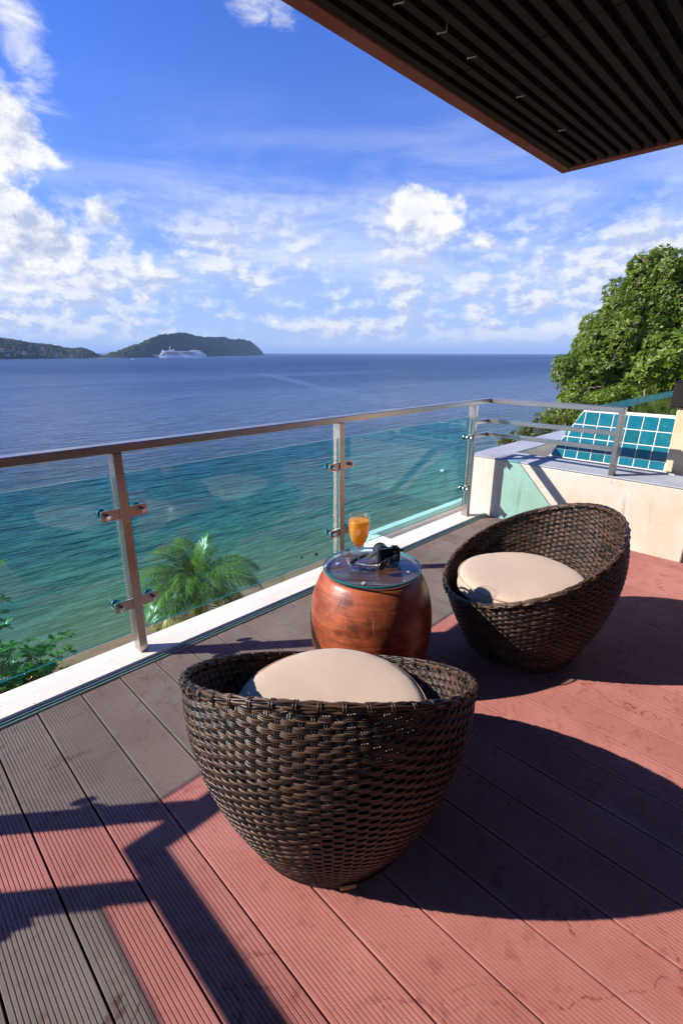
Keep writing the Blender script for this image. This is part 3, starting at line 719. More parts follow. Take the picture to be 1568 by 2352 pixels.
# ------------------------------------------------------------------ roof overhang and villa behind
roof = thing('roof_overhang', (3.93, 1.735, 2.55), 'dark slatted roof overhang with red brown fascia above the terrace', 'roof')
def rf(x, y, z): return (x-3.93, y-1.735, z-2.55)
MB().bbox(rf(-2.6, 1.665, 2.55), rf(3.93, 1.735, 2.664), 0.003).build('fascia', MT['fascia'], roof)
MB().bbox(rf(3.862, -3.6, 2.55), rf(3.93, 1.6645, 2.664), 0.003).build('fascia', MT['fascia'], roof)
MB().box(rf(-2.6, -3.6, 2.665), rf(3.928, 1.733, 2.80)).build('roof_slab', MT['soffit'], roof)
SW, PIT, ZS = 0.036, 0.0692, 2.5565
sm = MB().bbox((0.0025, 0, 0), (0.997, SW, 0.030), 0.0015).mesh('slat', MT['slat'])
sm2 = MB().bbox((0.0025, 0, 0), (0.5485, SW, 0.030), 0.0015).mesh('slat_short', MT['slat'])
for j in range(46):
    y0 = 1.6265-PIT*j
    for i in range(6):
        o = link('slat', sm2 if i == 0 else sm, roof)
        o.location = rf(3.313-i, y0+random.uniform(-0.001, 0.001), ZS+random.uniform(-0.0008, 0.0008))
for (px, py) in ((916, 4), (1015, 72), (1084, 129), (1196, 219), (1291, 297)):
    h = onz(px, py, 2.556); b = MB(); b.tube([(0.012, -0.012, 0.085), (0.012, -0.012, 0.03), (0.010, -0.010, 0.024), (-0.010, 0.012, 0.020)], 0.0022, 6); b.tube([(-0.010, 0.012, 0.020), (-0.013, 0.0155, 0.0195)], 0.0042, 8)
    o = b.build('hook', MT['hook'], roof); o.location = rf(h[0], h[1], 2.53)
villa = MB().box((-6, -3.9, -0.9), (8, -3.62, 2.9)).build('wall', MT['villa']); tag(villa, kind='structure')
MB().bbox((-3.5, -3.618, 0.0), (3.5, -3.58, 2.3), 0.004).build('sliding_door', MT['screen'], villa)

# ------------------------------------------------------------------ wicker tub chairs
CR = dict(rb=0.241, a=0.548, b=-0.315, c=-0.346, zm=0.488, dz=0.187)
def cr(z): return CR['rb']+CR['a']*z+CR['b']*z*z+CR['c']*z**3
def rimz(th): return CR['zm']+CR['dz']*np.cos(th)
NS = 92; PITCHZ = 0.0126; AMP = 0.0027
def chair_meshes():
    strands = []
    seg = 4
    for k in range(1, 60):
        z = 0.012+PITCHZ*(k-0.5)
        # arc of th (0 = back) where the wall is higher than this row
        lim = (z+0.012-CR['zm'])/CR['dz']
        if lim >= 1: break
        if lim <= -1: a0, a1, closed = 0.0, 2*PI, True
        else: w = math.acos(lim); a0, a1, closed = -w, w, False
        i0 = math.ceil(a0/(2*PI)*NS*seg); i1 = math.floor(a1/(2*PI)*NS*seg)
        idx = np.arange(0, NS*seg) if closed else np.arange(i0, i1+1)
        if len(idx) < 12: break
        th = idx*2*PI/(NS*seg)
        ph = th*NS/2+(PI if k % 2 else 0)
        wv = np.cos(ph); wv = np.sign(wv)*np.abs(wv)**0.6
        b = MB()
        for c in (-1, 0, 1):
            zz = z+c*0.0047+0.0004*np.sin(th*23+c*2+k)
            r = cr(zz)+AMP*wv+0.0004*c
            b.tube(np.stack([r*np.cos(th), r*np.sin(th), zz], 1), 0.0029, 4, closed)
        strands.append(b.mesh('wicker_strand', MT['wicker'], True))
    stakes = []
    for i in range(NS):
        th0 = 2*PI*i/NS; b = MB()
        zt = float(rimz(th0))-0.008; zz = np.linspace(0.004, zt, 14); r = cr(zz)
        for s in (-1, 1):
            dth = s*0.0027/r
            b.tube(np.stack([r*np.cos(th0+dth), r*np.sin(th0+dth), zz], 1), 0.0024, 4)
        stakes.append(b.mesh('wicker_stake', MT['wickerdark'], True))
    rims = []
    n = 216; th = np.arange(n)*2*PI/n; zr = rimz(th); rr = cr(zr)
    R_ = np.stack([np.cos(th), np.sin(th), 0*th], 1); Zv = np.array([0, 0, 1.0])
    for j, (dr, dzz, rad) in enumerate(((0.0070, -0.0040, 0.0032), (0.0050, 0.0016, 0.0032), (0.0, 0.0038, 0.0033), (-0.0050, 0.0016, 0.0032), (-0.0070, -0.0040, 0.0032), (0.0072, -0.0102, 0.0032), (-0.0072, -0.0102, 0.0032), (0.0, -0.004, 0.0055))):
        wob = 0.0016*np.sin(th*36+j*1.7)
        pts = R_*(rr+dr+wob)[:, None]+Zv*(zr+dzz+0.0012*np.sin(th*36+j*2.3+1))[:, None]
        rims.append(MB().tube(pts, rad, 6, True).mesh('rim_cord', MT['wicker'], True))
    # wrapped loops over the rim, one double loop per stake
    a = np.linspace(-0.25*PI, 1.25*PI, 13); lp = MB()
    for s in (-0.0030, 0.0030):
        pts = np.stack([0.0112*np.cos(a), np.full_like(a, s), 0.0094*np.sin(a)-0.004], 1)
        ends = np.array([[0.0078, s, -0.022]]), np.array([[-0.0078, s, -0.022]])
        lp.tube(np.concatenate([ends[0], pts, ends[1]]), 0.0024, 5)
    loop = lp.mesh('rim_loop', MT['wicker'], True)
    return strands, stakes, rims, loop
STR_, STK_, RIM_, LOOP_ = chair_meshes()
base_m = MB().lathe([(0.0, 0.20), (0.30, 0.20), (0.33, 0.21), (0.335, 0.225), (0.30, 0.235), (0.0, 0.235)], 40).mesh('seat_base', MT['seatbase'], True)
zz = np.linspace(0.0, 0.02, 3)
foot_m = MB().lathe([(0.19, 0.0), (0.246, 0.0), (0.254, 0.006), (0.248, 0.014), (0.20, 0.014), (0.19, 0.0)], 48).mesh('foot_ring', MT['wicker'], True)
def make_chair(x, y, rz, label, plate):
    t_ = thing('wicker_chair', (x, y, 0.001), label, 'chair', 'low wicker tub chairs round the drum table', rz)
    link('seat_base', base_m, t_); link('foot_ring', foot_m, t_)
    for me in STR_: link('wicker_strand', me, t_)
    for me in STK_: link('wicker_stake', me, t_)
    for me in RIM_: link('rim_cord', me, t_)
    for i in range(NS//2):
        th = 2*PI*(2*i+0.5)/NS; o = link('rim_loop', LOOP_, t_); z = float(rimz(th)); o.location = (cr(z)*math.cos(th), cr(z)*math.sin(th), z)
        sl = -CR['dz']*math.sin(th)/cr(z)
        o.rotation_euler = (math.atan(sl), 0, th)
        o.rotation_mode = 'QUATERNION'
        ex = Vector((math.cos(th), math.sin(th), 0)); ey = Vector((-math.sin(th), math.cos(th), sl)).normalized(); ez = ex.cross(ey)
        o.rotation_quaternion = Matrix((ex, ey, ez)).transposed().to_quaternion()
    if plate is not None:
        a = plate-rz; pb_ = MB().bbox((-0.022, -0.002, -0.007), (0.022, 0.002, 0.007), 0.0015)
        for i in range(5): pb_.bbox((-0.016+i*0.0062, -0.003, -0.003), (-0.012+i*0.0062, -0.0018, 0.003), 0.0004)
        o = pb_.build('maker_plate', MT['brass'], t_)
        r = cr(0.02)+0.012; o.location = (r*math.cos(a), r*math.sin(a), 0.016); o.rotation_euler = (0, 0, a+PI/2)
    return t_
C1 = (0.815, 0.854, -2.424); C2 = (2.097, 0.865, -0.757)
make_chair(*C1, 'brown wicker tub chair seen from its high back, nearest the camera', math.atan2(-0.849-0.0, -0.810)+0.17)
make_chair(*C2, 'brown wicker tub chair turned towards the drum, in front of the cream wall', None)
def cushion_mesh():
    prof = [(0.0, 0.0), (0.262, 0.0), (0.278, 0.006), (0.286, 0.018), (0.288, 0.024), (0.2885, 0.060), (0.286, 0.072), (0.277, 0.0835), (0.258, 0.0905), (0.22, 0.0945), (0.15, 0.0970), (0.06, 0.0980), (0.0, 0.0982)]
    b = MB().lathe(prof, 72); v = np.array(b.v)
    a = np.arctan2(v[:, 1], v[:, 0]); r = np.hypot(v[:, 0], v[:, 1])
    v[:, 2] += (v[:, 2] > 0.05)*(0.0022*np.sin(3*a+1)*r/0.28+0.0016*np.sin(v[:, 0]*17)*np.cos(v[:, 1]*13))
    v[:, 2] += (v[:, 2] > 0.05)*np.exp(-((r-0.262)/0.014)**2)*(0.0011*np.sin(17*a+0.4)+0.0009*np.sin(29*a+2))
    v[:, 2] -= (v[:, 2] > 0.05)*0.004*np.exp(-((v[:, 0]-0.05)**2+(v[:, 1]+0.04)**2)/0.012)
    sc = 1+0.006*np.sin(2*a+0.7)+0.003*np.sin(5*a); v[:, 0] *= sc; v[:, 1] *= sc
    b.v = [tuple(p) for p in v]; return b.mesh('cushion', MT['fabric'], True)
cush = cushion_mesh()
th = np.arange(96)*2*PI/96
pip = MB()
for z, r in ((0.0715, 0.2875), (0.019, 0.2875)): pip.tube(np.stack([r*np.cos(th)*(1+0.006*np.sin(2*th+0.7)+0.003*np.sin(5*th)), r*np.sin(th)*(1+0.006*np.sin(2*th+0.7)+0.003*np.sin(5*th)), 0*th+z], 1), 0.0040, 6, True)
pipm = pip.mesh('piping', MT['piping'], True)
for (C, lab, dz, off, rz) in ((C1, 'beige seat cushion in the nearest wicker chair, half hidden by its high back', 0.0, 0.030, 0.3), (C2, 'round beige seat cushion in the wicker chair by the cream wall', 0.0, 0.020, 2.2)):
    c = link('seat_cushion', cush); tag(c, lab, 'cushion', 'round beige seat cushions')
    c.location = (C[0]-off*math.cos(C[2]), C[1]-off*math.sin(C[2]), 0.2805+dz); c.rotation_euler = (0, 0, rz)
    c.rotation_euler = (0.0, 0.0, rz)
    link('piping', pipm, c)

# ------------------------------------------------------------------ drum table with glass top
TC = (1.430, 1.240)
table = thing('drum_table', (TC[0], TC[1], 0.0), 'red brown wooden drum table with round glass top between the chairs', 'table')
rb = lambda z: np.interp(z, [0, 0.02, 0.08, 0.16, 0.26, 0.34, 0.41, 0.455, 0.478, 0.486], [0.202, 0.211, 0.234, 0.256, 0.2645, 0.258, 0.239, 0.217, 0.202, 0.190])
zs = np.concatenate([np.linspace(0, 0.46, 30), [0.468, 0.476, 0.482, 0.486]])
from_knots = np.array([rb(z) for z in zs]); from_knots[1:-5] = np.convolve(np.pad(from_knots, 2, 'edge'), np.ones(5)/5, 'valid')[1:-5]
b = MB().lathe([(0.0, 0.0)]+list(zip(from_knots, zs)), 96); v = np.array(b.v); a = np.arctan2(v[:, 1], v[:, 0])
dr = 1+0.006*np.sin(2*a+1)+0.004*np.sin(5*a+v[:, 2]*9)+0.003*np.sin(9*a-v[:, 2]*14); v[:, 0] *= dr; v[:, 1] *= dr; b.v = [tuple(p) for p in v]
b.build('drum_body', MT['drum'], table, True)
MB().lathe([(0.1965, 0.486), (0.184, 0.4895), (0.170, 0.487), (0.0, 0.485)], 72).build('drum_top', MT['drumtop'], table, True)
gt = MB(); gp = [(0.0, 0.4945), (0.201, 0.4945), (0.2045, 0.4965), (0.2055, 0.4985), (0.2055, 0.5015), (0.2045, 0.5035), (0.201, 0.505), (0.0, 0.505)]
gt.lathe(gp, 96)
for i in range(1, 6):
    for k in range(96): gt.m[i*96+k] = 1
autosmooth(gt.build('glass_top', [MT['top'], MT['edge']], table), 40)
for k in range(4):
    a = k*PI/2+0.5; MB().lathe([(0.0, 0), (0.008, 0), (0.008, 0.0055), (0.0, 0.0055)], 12).build('glass_pad', MT['hook'], table, loc=(0.15*math.cos(a), 0.15*math.sin(a), 0.4888))
ZTOP = 0.5053

# goblet with juice
GP = onz(823, 1303, 0.505); GPz = (GP[0], GP[1], ZTOP)
bowl = [(0.0048, 0.088), (0.011, 0.0925), (0.020, 0.102), (0.030, 0.118), (0.038, 0.138), (0.0425, 0.160), (0.0440, 0.180), (0.0435, 0.200), (0.0415, 0.222), (0.0405, 0.231)]
inner = [(r-0.0013, z+0.0006) for r, z in bowl[1:]]
gob = MB().lathe([(0.0, 0.0875)]+bowl+[(0.0399, 0.2318)]+inner[::-1]+[(0.0, 0.0925)], 48)
go = gob.build('wine_glass', MT['clear'], None, True, GPz); tag(go, 'stemmed wine glass holding orange juice on the drum table', 'wine glass')
ju = [(r-0.0022, z) for r, z in bowl[1:-2]]
zl = 0.206; rl_ = float(np.interp(zl, [z for r, z in bowl], [r for r, z in bowl]))-0.0022
jm = MB().lathe([(0.0, 0.0935)]+[(max(r, 0.001), z+0.001) for r, z in ju if z < zl]+[(rl_, zl), (rl_-0.003, zl+0.0004), (0.0, zl)], 40)
jo = jm.build('orange_juice', MT['juice'], None, True, GPz); tag(jo, 'orange juice filling the stemmed glass', 'juice')

MB().lathe([(0.0, 0.0), (0.039, 0.0), (0.041, 0.0012), (0.040, 0.003), (0.028, 0.006), (0.012, 0.0095), (0.0055, 0.016), (0.0042, 0.03), (0.0040, 0.06), (0.0046, 0.080), (0.0048, 0.087), (0.0, 0.0871)], 40).build('stem', MT['stem'], go, True)
# camera: back and screen to the viewer, lens pointing to the sea
CP = onz(891, 1290, 0.505)
vdir = np.array([CP[0], CP[1]]); vaz = math.atan2(vdir[1], vdir[0])
ca = thing('compact_camera', (CP[0], CP[1], ZTOP), 'black compact camera standing on the glass top with its lens to the sea', 'camera', None, vaz-PI/2+0.42)
hw = 0.050
cb = MB().bbox((-hw, -0.014, 0.0), (hw, 0.016, 0.062), 0.004); cb.bbox((hw-0.024, 0.0165, 0.004), (hw-0.002, 0.026, 0.056), 0.004); cb.build('camera_body', MT['black'], ca)
MB().bbox((-hw+0.006, -0.0170, 0.008), (hw-0.026, -0.0142, 0.054), 0.001).build('screen', MT['screen'], ca)
MB().bbox((-hw-0.0035, -0.010, 0.002), (-hw-0.0005, 0.012, 0.058), 0.001).build('side_trim', MT['silver'], ca)
def cyl_y(r0, r1, y0, y1, cx, cz, n=28):
    a = np.arange(n)*2*PI/n; c = 0.002; rings = [(0.001, y0), (r0-c, y0), (r0, y0+c), (r1, y1-c), (r1-c, y1), (0.001, y1)]
    vs = [(cx+r*math.cos(t_), yy, cz+r*math.sin(t_)) for r, yy in rings for t_ in a]
    fs = [(i*n+(k+1) % n, i*n+k, (i+1)*n+k, (i+1)*n+(k+1) % n) for i in range(5) for k in range(n)]
    return MB().add(vs, fs)
ln = cyl_y(0.031, 0.031, 0.0165, 0.032, -0.014, 0.034).build('lens', MT['black'], ca); autosmooth(ln)
autosmooth(cyl_y(0.0300, 0.0305, 0.0325, 0.060, -0.014, 0.034).build('focus_ring', MT['grip'], ln))
autosmooth(cyl_y(0.0312, 0.0300, 0.0605, 0.072, -0.014, 0.034).build('front_ring', MT['black'], ln))
autosmooth(cyl_y(0.0245, 0.0245, 0.0722, 0.0730, -0.014, 0.034).build('front_element', MT['screen'], ln))
dl = MB().lathe([(0.0, 0.0), (0.010, 0.0), (0.010, 0.006), (0.0085, 0.0075), (0.0, 0.0075)], 20).build('dial', MT['black'], ca, loc=(0.022, 0.001, 0.0622)); autosmooth(dl)
autosmooth(MB().lathe([(0.0, 0.0), (0.0055, 0.0), (0.0055, 0.004), (0.0, 0.005)], 16).build('shutter_button', MT['silver'], ca, loc=(0.040, 0.008, 0.0622)))
autosmooth(cyl_y(0.005, 0.0045, 0.0, 0.02, 0, 0).build('strap_lug', MT['grip'], ca, loc=(hw+0.001, 0.0, 0.044)))
ca.children[-1].rotation_euler = (0, 0, -PI/2)
# strap: a flat ribbon lying on the glass to the left
def ribbon(name, pts, w, parent, mat, th=0.0014, tilt=0.0):
    pts = np.asarray(pts, float); n = len(pts)
    t_ = np.gradient(pts, axis=0); t_ /= np.linalg.norm(t_, axis=1)[:, None]
    sd = np.cross(t_, (0, 0, 1)); sd /= np.linalg.norm(sd, axis=1)[:, None]
    tl = np.full(n, tilt) if np.isscalar(tilt) else np.asarray(tilt)
    nrm = np.cross(sd, t_); s2 = sd*np.cos(tl)[:, None]+nrm*np.sin(tl)[:, None]; n2 = nrm*np.cos(tl)[:, None]-sd*np.sin(tl)[:, None]
    V = np.concatenate([pts+s2*w/2, pts-s2*w/2, pts-s2*w/2+n2*th, pts+s2*w/2+n2*th]); fs = []
    for i in range(n-1):
        for k in range(4): k2 = (k+1) % 4; fs.append((k*n+i, k2*n+i, k2*n+i+1, k*n+i+1))
    fs += [(0, n, 2*n, 3*n), (n-1, 4*n-1, 3*n-1, 2*n-1)]
    return MB().add(V, fs).build(name, mat, parent, True)
def smooth_path(ctrl, n=40):
    c = np.asarray(ctrl, float); k = len(c); u = np.linspace(0, k-1, n); out = []
    for x in u:
        i = min(int(x), k-2); f_ = x-i; p0 = c[max(i-1, 0)]; p1 = c[i]; p2 = c[i+1]; p3 = c[min(i+2, k-1)]
        out.append(0.5*((2*p1)+(-p0+p2)*f_+(2*p0-5*p1+4*p2-p3)*f_**2+(-p0+3*p1-3*p2+p3)*f_**3))
    return np.array(out)
ribbon('strap', smooth_path([(-hw-0.004, 0.002, 0.050), (-hw-0.020, 0.012, 0.034), (-hw-0.030, 0.030, 0.018), (-0.075, 0.055, 0.020), (-0.115, 0.050, 0.012), (-0.150, 0.030, 0.008), (-0.165, 0.000, 0.008), (-0.130, -0.008, 0.004), (-0.085, -0.006, 0.0035), (-0.062, 0.000, 0.004)]), 0.017, ca, MT['strap'], tilt=np.concatenate([np.linspace(1.3, 0.9, 16), np.linspace(0.9, 0.15, 24)]))

# sunglasses
SP = onz(890, 1306, 0.505)
sg = thing('sunglasses', (SP[0], SP[1], ZTOP), 'pair of dark aviator sunglasses lying beside the black camera', 'sunglasses', None, vaz-PI/2+0.95)
def lens_shape(n=28):
    a = np.arange(n)*2*PI/n
    return np.stack([0.0275*np.cos(a)*(1+0.05*np.cos(a)), 0.0245*np.sin(a)*(1-0.12*np.sin(a)*0)+0.002*np.cos(2*a)], 1)
for s in (-1, 1):
    L2 = lens_shape(); L2[:, 0] *= s
    tl = 0.62
    def P3(u, v, o=0.0): return (s*0.033+u, -v*math.sin(tl)*0.35-o*0.9+0.0, 0.0265+v*math.cos(tl)*1.15+o*0.4)
    n = len(L2); vs = [P3(u, v) for u, v in L2]+[P3(u, v, 0.0014) for u, v in L2]+[P3(0, 0, -0.002), P3(0, 0, -0.0006)]
    fs = [(i, (i+1) % n, n+(i+1) % n, n+i) for i in range(n)]+[((i+1) % n, i, 2*n) for i in range(n)]+[(n+i, n+(i+1) % n, 2*n+1) for i in range(n)]
    MB().add(vs, fs).build('lens', MT['screen'], sg, True)
    MB().tube([P3(u*1.03, v*1.03, 0.0007) for u, v in L2], 0.0011, 6, True).build('lens_rim', MT['silver'], sg, True)
    MB().tube(smooth_path([(s*0.061, 0.0, 0.036), (s*0.066, 0.006, 0.035), (s*0.066, 0.05, 0.022), (s*0.062, 0.105, 0.010), (s*0.058, 0.128, 0.002)], 20), 0.0013, 6).build('temple', MT['silver'], sg, True)
MB().tube([(-0.008, 0.001, 0.036), (-0.003, -0.001, 0.039), (0.003, -0.001, 0.039), (0.008, 0.001, 0.036)], 0.0012, 6).tube([(-0.010, 0.0, 0.046), (0.010, 0.0, 0.046)], 0.0011, 6).build('bridge', MT['silver'], sg, True)

# ------------------------------------------------------------------ plants
def leaf_quads(C, D, N, L, Wd, bend=0.25):
    """rhombic leaves with a folded midrib: base C, direction D, normal N (n,3)"""
    S = np.cross(D, N); S /= np.linalg.norm(S, axis=1)[:, None]+1e-9
    L = L[:, None]; Wd = Wd[:, None]
    b = C; m = C+D*L*0.55+N*L*bend*0.12; tip = C+D*L-N*L*bend*0.35
    l = C+D*L*0.45+S*Wd*0.5+N*Wd*0.16; r = C+D*L*0.45-S*Wd*0.5+N*Wd*0.16
    n = len(C); V = np.stack([b, l, tip, r, m], 1).reshape(-1, 3); o = np.arange(n)*5
    Fq = np.concatenate([np.stack([o, o+4, o+1], 1), np.stack([o+1, o+4, o+2], 1), np.stack([o, o+3, o+4], 1), np.stack([o+3, o+2, o+4], 1)])
    return V, Fq
def unit(v): return v/(np.linalg.norm(v, axis=-1, keepdims=True)+1e-9)
def crown(blobs, dens, L0, per=8, seed=1, sub=9, ratio=0.42, jag=0.35, core=True):
    """leaf rosettes spread over many small lumps on the crown's lobes; returns mesh data and lump centres"""
    r = np.random.default_rng(seed); Cs = []; Ns = []; lumps = []
    for (c, R) in blobs:
        c = np.asarray(c, float)
        lum = [(c, R*0.80)]
        for _ in range(int(sub*max(R, 0.6))+4):
            d = unit(r.normal(size=3)); d[2] = abs(d[2])*0.9-0.25; d = unit(d)
            lum.append((c+d*R*r.uniform(0.62, 0.95), R*r.uniform(0.22, jag+0.08)))
        lumps += lum[1:]
        for (q, rr) in lum:
            n = max(6, int(dens*rr*rr*4*PI))
            d = unit(r.normal(size=(n, 3))); d = d[d[:, 2] > -0.65]
            sh = 1-np.abs(r.normal(0, 0.13, len(d)))
            P = q+d*(rr*sh)[:, None]*np.array([1, 1, 0.88]); Cs.append(P); Ns.append(d)
    P = np.concatenate(Cs); Nn = np.concatenate(Ns); n = len(P)
    ax = unit(Nn+np.array([0, 0, 0.45])+r.normal(0, 0.35, (n, 3)))
    t1 = unit(np.cross(ax, r.normal(size=(n, 3)))); t2 = np.cross(ax, t1)
    Vs = []; Fs = []; off = 0
    for k in range(per):
        a = 2*PI*k/per+r.uniform(-0.4, 0.4, n); up = r.uniform(0.05, 0.75, n)
        rad = t1*np.cos(a)[:, None]+t2*np.sin(a)[:, None]
        D = unit(rad+ax*up[:, None]+np.array([0, 0, -0.12])); N = unit(ax-D*np.sum(ax*D, 1)[:, None])
        L = L0*r.uniform(0.65, 1.25, n); keep = r.uniform(size=n) > 0.12
        V, Fq = leaf_quads((P+rad*0.01)[keep], D[keep], N[keep], L[keep], (L*ratio*r.uniform(0.8, 1.2, n))[keep])
        Vs.append(V); Fs.append(Fq+off); off += len(V)
    return np.concatenate(Vs), np.concatenate(Fs), lumps
def limb(p0, p1, r0, r1, r, wob=0.12, n=9):
    p0 = np.asarray(p0, float); p1 = np.asarray(p1, float); t_ = np.linspace(0, 1, n)[:, None]; L = np.linalg.norm(p1-p0)
    pts = p0*(1-t_)+p1*t_+np.array([0, 0, -0.12*L])*(t_*(1-t_))*0.6
    w = r.normal(0, wob*L*0.35, (n, 3)); w[0] = 0; w[-1] *= 0.3; w = (w+np.roll(w, 1, 0)+np.roll(w, -1, 0))/3; w[0] = 0
    return pts+w, np.linspace(r0, r1, n)
def make_tree(name, label, cat, group, blobs_px, foot, mat, dens, L0, seed, per=8, trunk_r=0.16, ratio=0.42, sub=9):
    r = np.random.default_rng(seed); blobs = [(atd(px, py, dd), ru*dd/1150.0) for (px, py, ru, dd) in blobs_px]
    base = np.array(foot, float); base[2] = float(ground_z(np.array(base[0]), np.array(base[1])))-0.1
    t_ = thing(name, tuple(base), label, cat, group)
    V, Fq, lumps = crown(blobs, dens, L0, per, seed, sub, ratio)
    link('crown', np_mesh('crown', V-base, Fq, mat), t_)
    cen = np.mean([b_[0] for b_ in blobs], 0); fork = base*0.45+cen*0.55-np.array([0, 0, 0.6])
    tr = MB(); p, rr = limb(base*0, fork-base, trunk_r, trunk_r*0.7, r, 0.06); tr.tube(p, rr, 9)
    tr.build('trunk', MT['bark'], t_, True)
    for (c, R) in blobs:
        lb = MB(); p, rr = limb(fork-base, c-base, trunk_r*0.55, trunk_r*0.2, r); lb.tube(p, rr, 7)
        near = [q for q in lumps if np.linalg.norm(q[0]-c) < R*1.05]
        for (q, qr) in near[:12]:
            p, rr = limb(c-base, q-base+unit(q-c)*qr*0.95, trunk_r*0.24, trunk_r*0.07, r, 0.15, 7); lb.tube(p, rr, 5)
        lb.build('limb', MT['bark'], t_, True)
    return t_
TG = 'trees on the headland beyond the pool'
make_tree('broadleaf_tree', 'tall dull green tree behind the pool, cut by the right edge', 'tree', TG,
    [(1560, 690, 105, 17.5), (1480, 735, 90, 17.0), (1430, 800, 90, 16.6), (1545, 820, 100, 17.2), (1640, 740, 130, 18.0), (1480, 880, 80, 16.8), (1600, 860, 95, 16.6), (1680, 880, 110, 16.8)], (17.0, 4.6, 0), MT['leaf'], 62, 0.108, 21, 8, 0.22)
make_tree('broadleaf_tree', 'rounded dull green tree leaning out over the sea, leftmost on the headland', 'tree', TG,
    [(1372, 850, 72, 15.2), (1420, 770, 62, 15.6), (1350, 905, 50, 15.0), (1420, 900, 62, 15.2), (1340, 845, 50, 14.9), (1335, 885, 40, 14.8)], (14.8, 5.2, 0), MT['leaf'], 68, 0.10, 22, 8, 0.18)
make_tree('leafy_shrub', 'bright green shrub with big fresh leaves just above the pool edge', 'shrub', None,
    [(1530, 850, 52, 12.5), (1490, 865, 36, 12.2), (1555, 800, 48, 12.8), (1580, 880, 40, 12.4)], (12.2, 3.2, 0), MT['leaf2'], 44, 0.13, 23, 7, 0.07, 0.5)
make_tree('leafy_shrub', 'green bushy shrub below the leaning tree, behind the tiled spillway', 'shrub', None,
    [(1330, 945, 42, 13.6), (1390, 930, 46, 13.8), (1285, 965, 34, 13.4), (1440, 920, 40, 13.9), (1350, 985, 40, 13.2)], (13.0, 4.6, 0), MT['leaf2'], 60, 0.09, 24, 7, 0.07)
make_tree('olive_shrub', 'low olive shrub behind the grey ledge, at the waterside end', 'shrub', None,
    [(1245, 985, 34, 14.2), (1195, 1005, 28, 14.0), (1160, 1018, 18, 14.0), (1290, 975, 30, 14.4), (1225, 1020, 36, 13.6)], (12.6, 5.9, 0), MT['leaf3'], 70, 0.08, 25, 7, 0.06)

# sea almond branches below the kerb
def almond(label, tips, root, seed, L0, extra=9):
    r = np.random.default_rng(seed); root = np.array(root, float)
    g_ = thing('almond_tree', tuple(root), label, 'tree', 'sea almond branches below the kerb')
    br = MB(); P = []; AX = []
    gz = float(ground_z(np.array(root[0]), np.array(root[1])))
    p, rr = limb((0, 0, 0), (0.1, 0.3, gz-root[2]-0.1), 0.06, 0.10, r, 0.05); tk = MB().tube(p, rr, 8); tk.build('trunk', MT['bark'], g_, True)
    for tp in tips:
        tp = np.array(tp, float); p, rr = limb(root*0, tp-root, 0.022, 0.006, r, 0.10); br.tube(p, rr, 6)
        P.append(tp); AX.append(unit(tp-root+np.array([0, 0, 0.6])))
        for _ in range(extra):
            k = r.integers(3, 8); q0 = p[k]; q1 = q0+r.normal(0, 0.20, 3)+np.array([0, 0, 0.06]); s_, rs_ = limb(q0, q1, 0.007, 0.004, r, 0.1, 5); br.tube(s_, rs_, 5)
            P.append(root+q1); AX.append(unit(r.normal(0, 0.35, 3)+np.array([0, 0, 1.0])))
    br.build('branch', MT['bark'], g_, True)
    P = np.array(P); AX = np.array(AX); n = len(P); Vs = []; Fs = []; off = 0
    t1 = unit(np.cross(AX, r.normal(size=(n, 3)))); t2 = np.cross(AX, t1)
    for k in range(9):
        a = 2*PI*k/9+r.uniform(-0.3, 0.3, n); rad = t1*np.cos(a)[:, None]+t2*np.sin(a)[:, None]; up = r.uniform(0.1, 0.8, n)
        D = unit(rad+AX*up[:, None]); N = unit(AX-D*np.sum(AX*D, 1)[:, None]); L = L0*r.uniform(0.6, 1.2, n)
        # obovate leaf: six outline points round a midrib
        S = np.cross(D, N); out = []
        prof = [(0, 0.0), (0.35, 0.16), (0.70, 0.27), (0.90, 0.20), (1.0, 0.0)]
        Lc = L[:, None]
        mid = [P+D*Lc*s_-N*Lc*(s_*s_*0.22) for s_, w in prof]
        le = [mid[i]+S*Lc*prof[i][1]+N*Lc*prof[i][1]*0.30 for i in (1, 2, 3)]; ri = [mid[i]-S*Lc*prof[i][1]+N*Lc*prof[i][1]*0.30 for i in (1, 2, 3)]
        V = np.stack(mid+le+ri, 1).reshape(-1, 3); o = np.arange(n)*11+off
        T = [(0, 1, 5), (0, 8, 1), (1, 2, 6), (1, 6, 5), (1, 8, 9), (1, 9, 2), (2, 3, 7), (2, 7, 6), (2, 9, 10), (2, 10, 3), (3, 4, 7), (3, 10, 4)]
        Fs.append(np.concatenate([np.stack([o+i for i in tr_], 1) for tr_ in T])); Vs.append(V); off += len(V)
    link('leaves', np_mesh('leaves', np.concatenate(Vs)-root, np.concatenate(Fs), MT['leaf4']), g_)
D_ = 8.0
tips = [atd(x, y, D_+dd) for x, y, dd in ((160, 1497, 0), (130, 1512, 0.2), (88, 1500, 0.1), (60, 1498, 0.4), (20, 1500, 0.2), (75, 1540, -0.2), (30, 1545, 0), (5, 1530, 0.3), (110, 1530, -0.1), (40, 1585, -0.3), (95, 1575, -0.2), (-30, 1520, 0.2), (60, 1610, -0.4))]
almond('glossy sea almond branches below the kerb at the lower left', tips, atd(-60, 1640, 8.3), 31, 0.145, 6)
almond('few sea almond leaves poking in at the left edge, above the others', [atd(x, y, 7.6) for x, y in ((4, 1405), (-10, 1425), (8, 1378), (-25, 1390), (-30, 1440))], atd(-130, 1480, 7.6), 32, 0.12, 4)

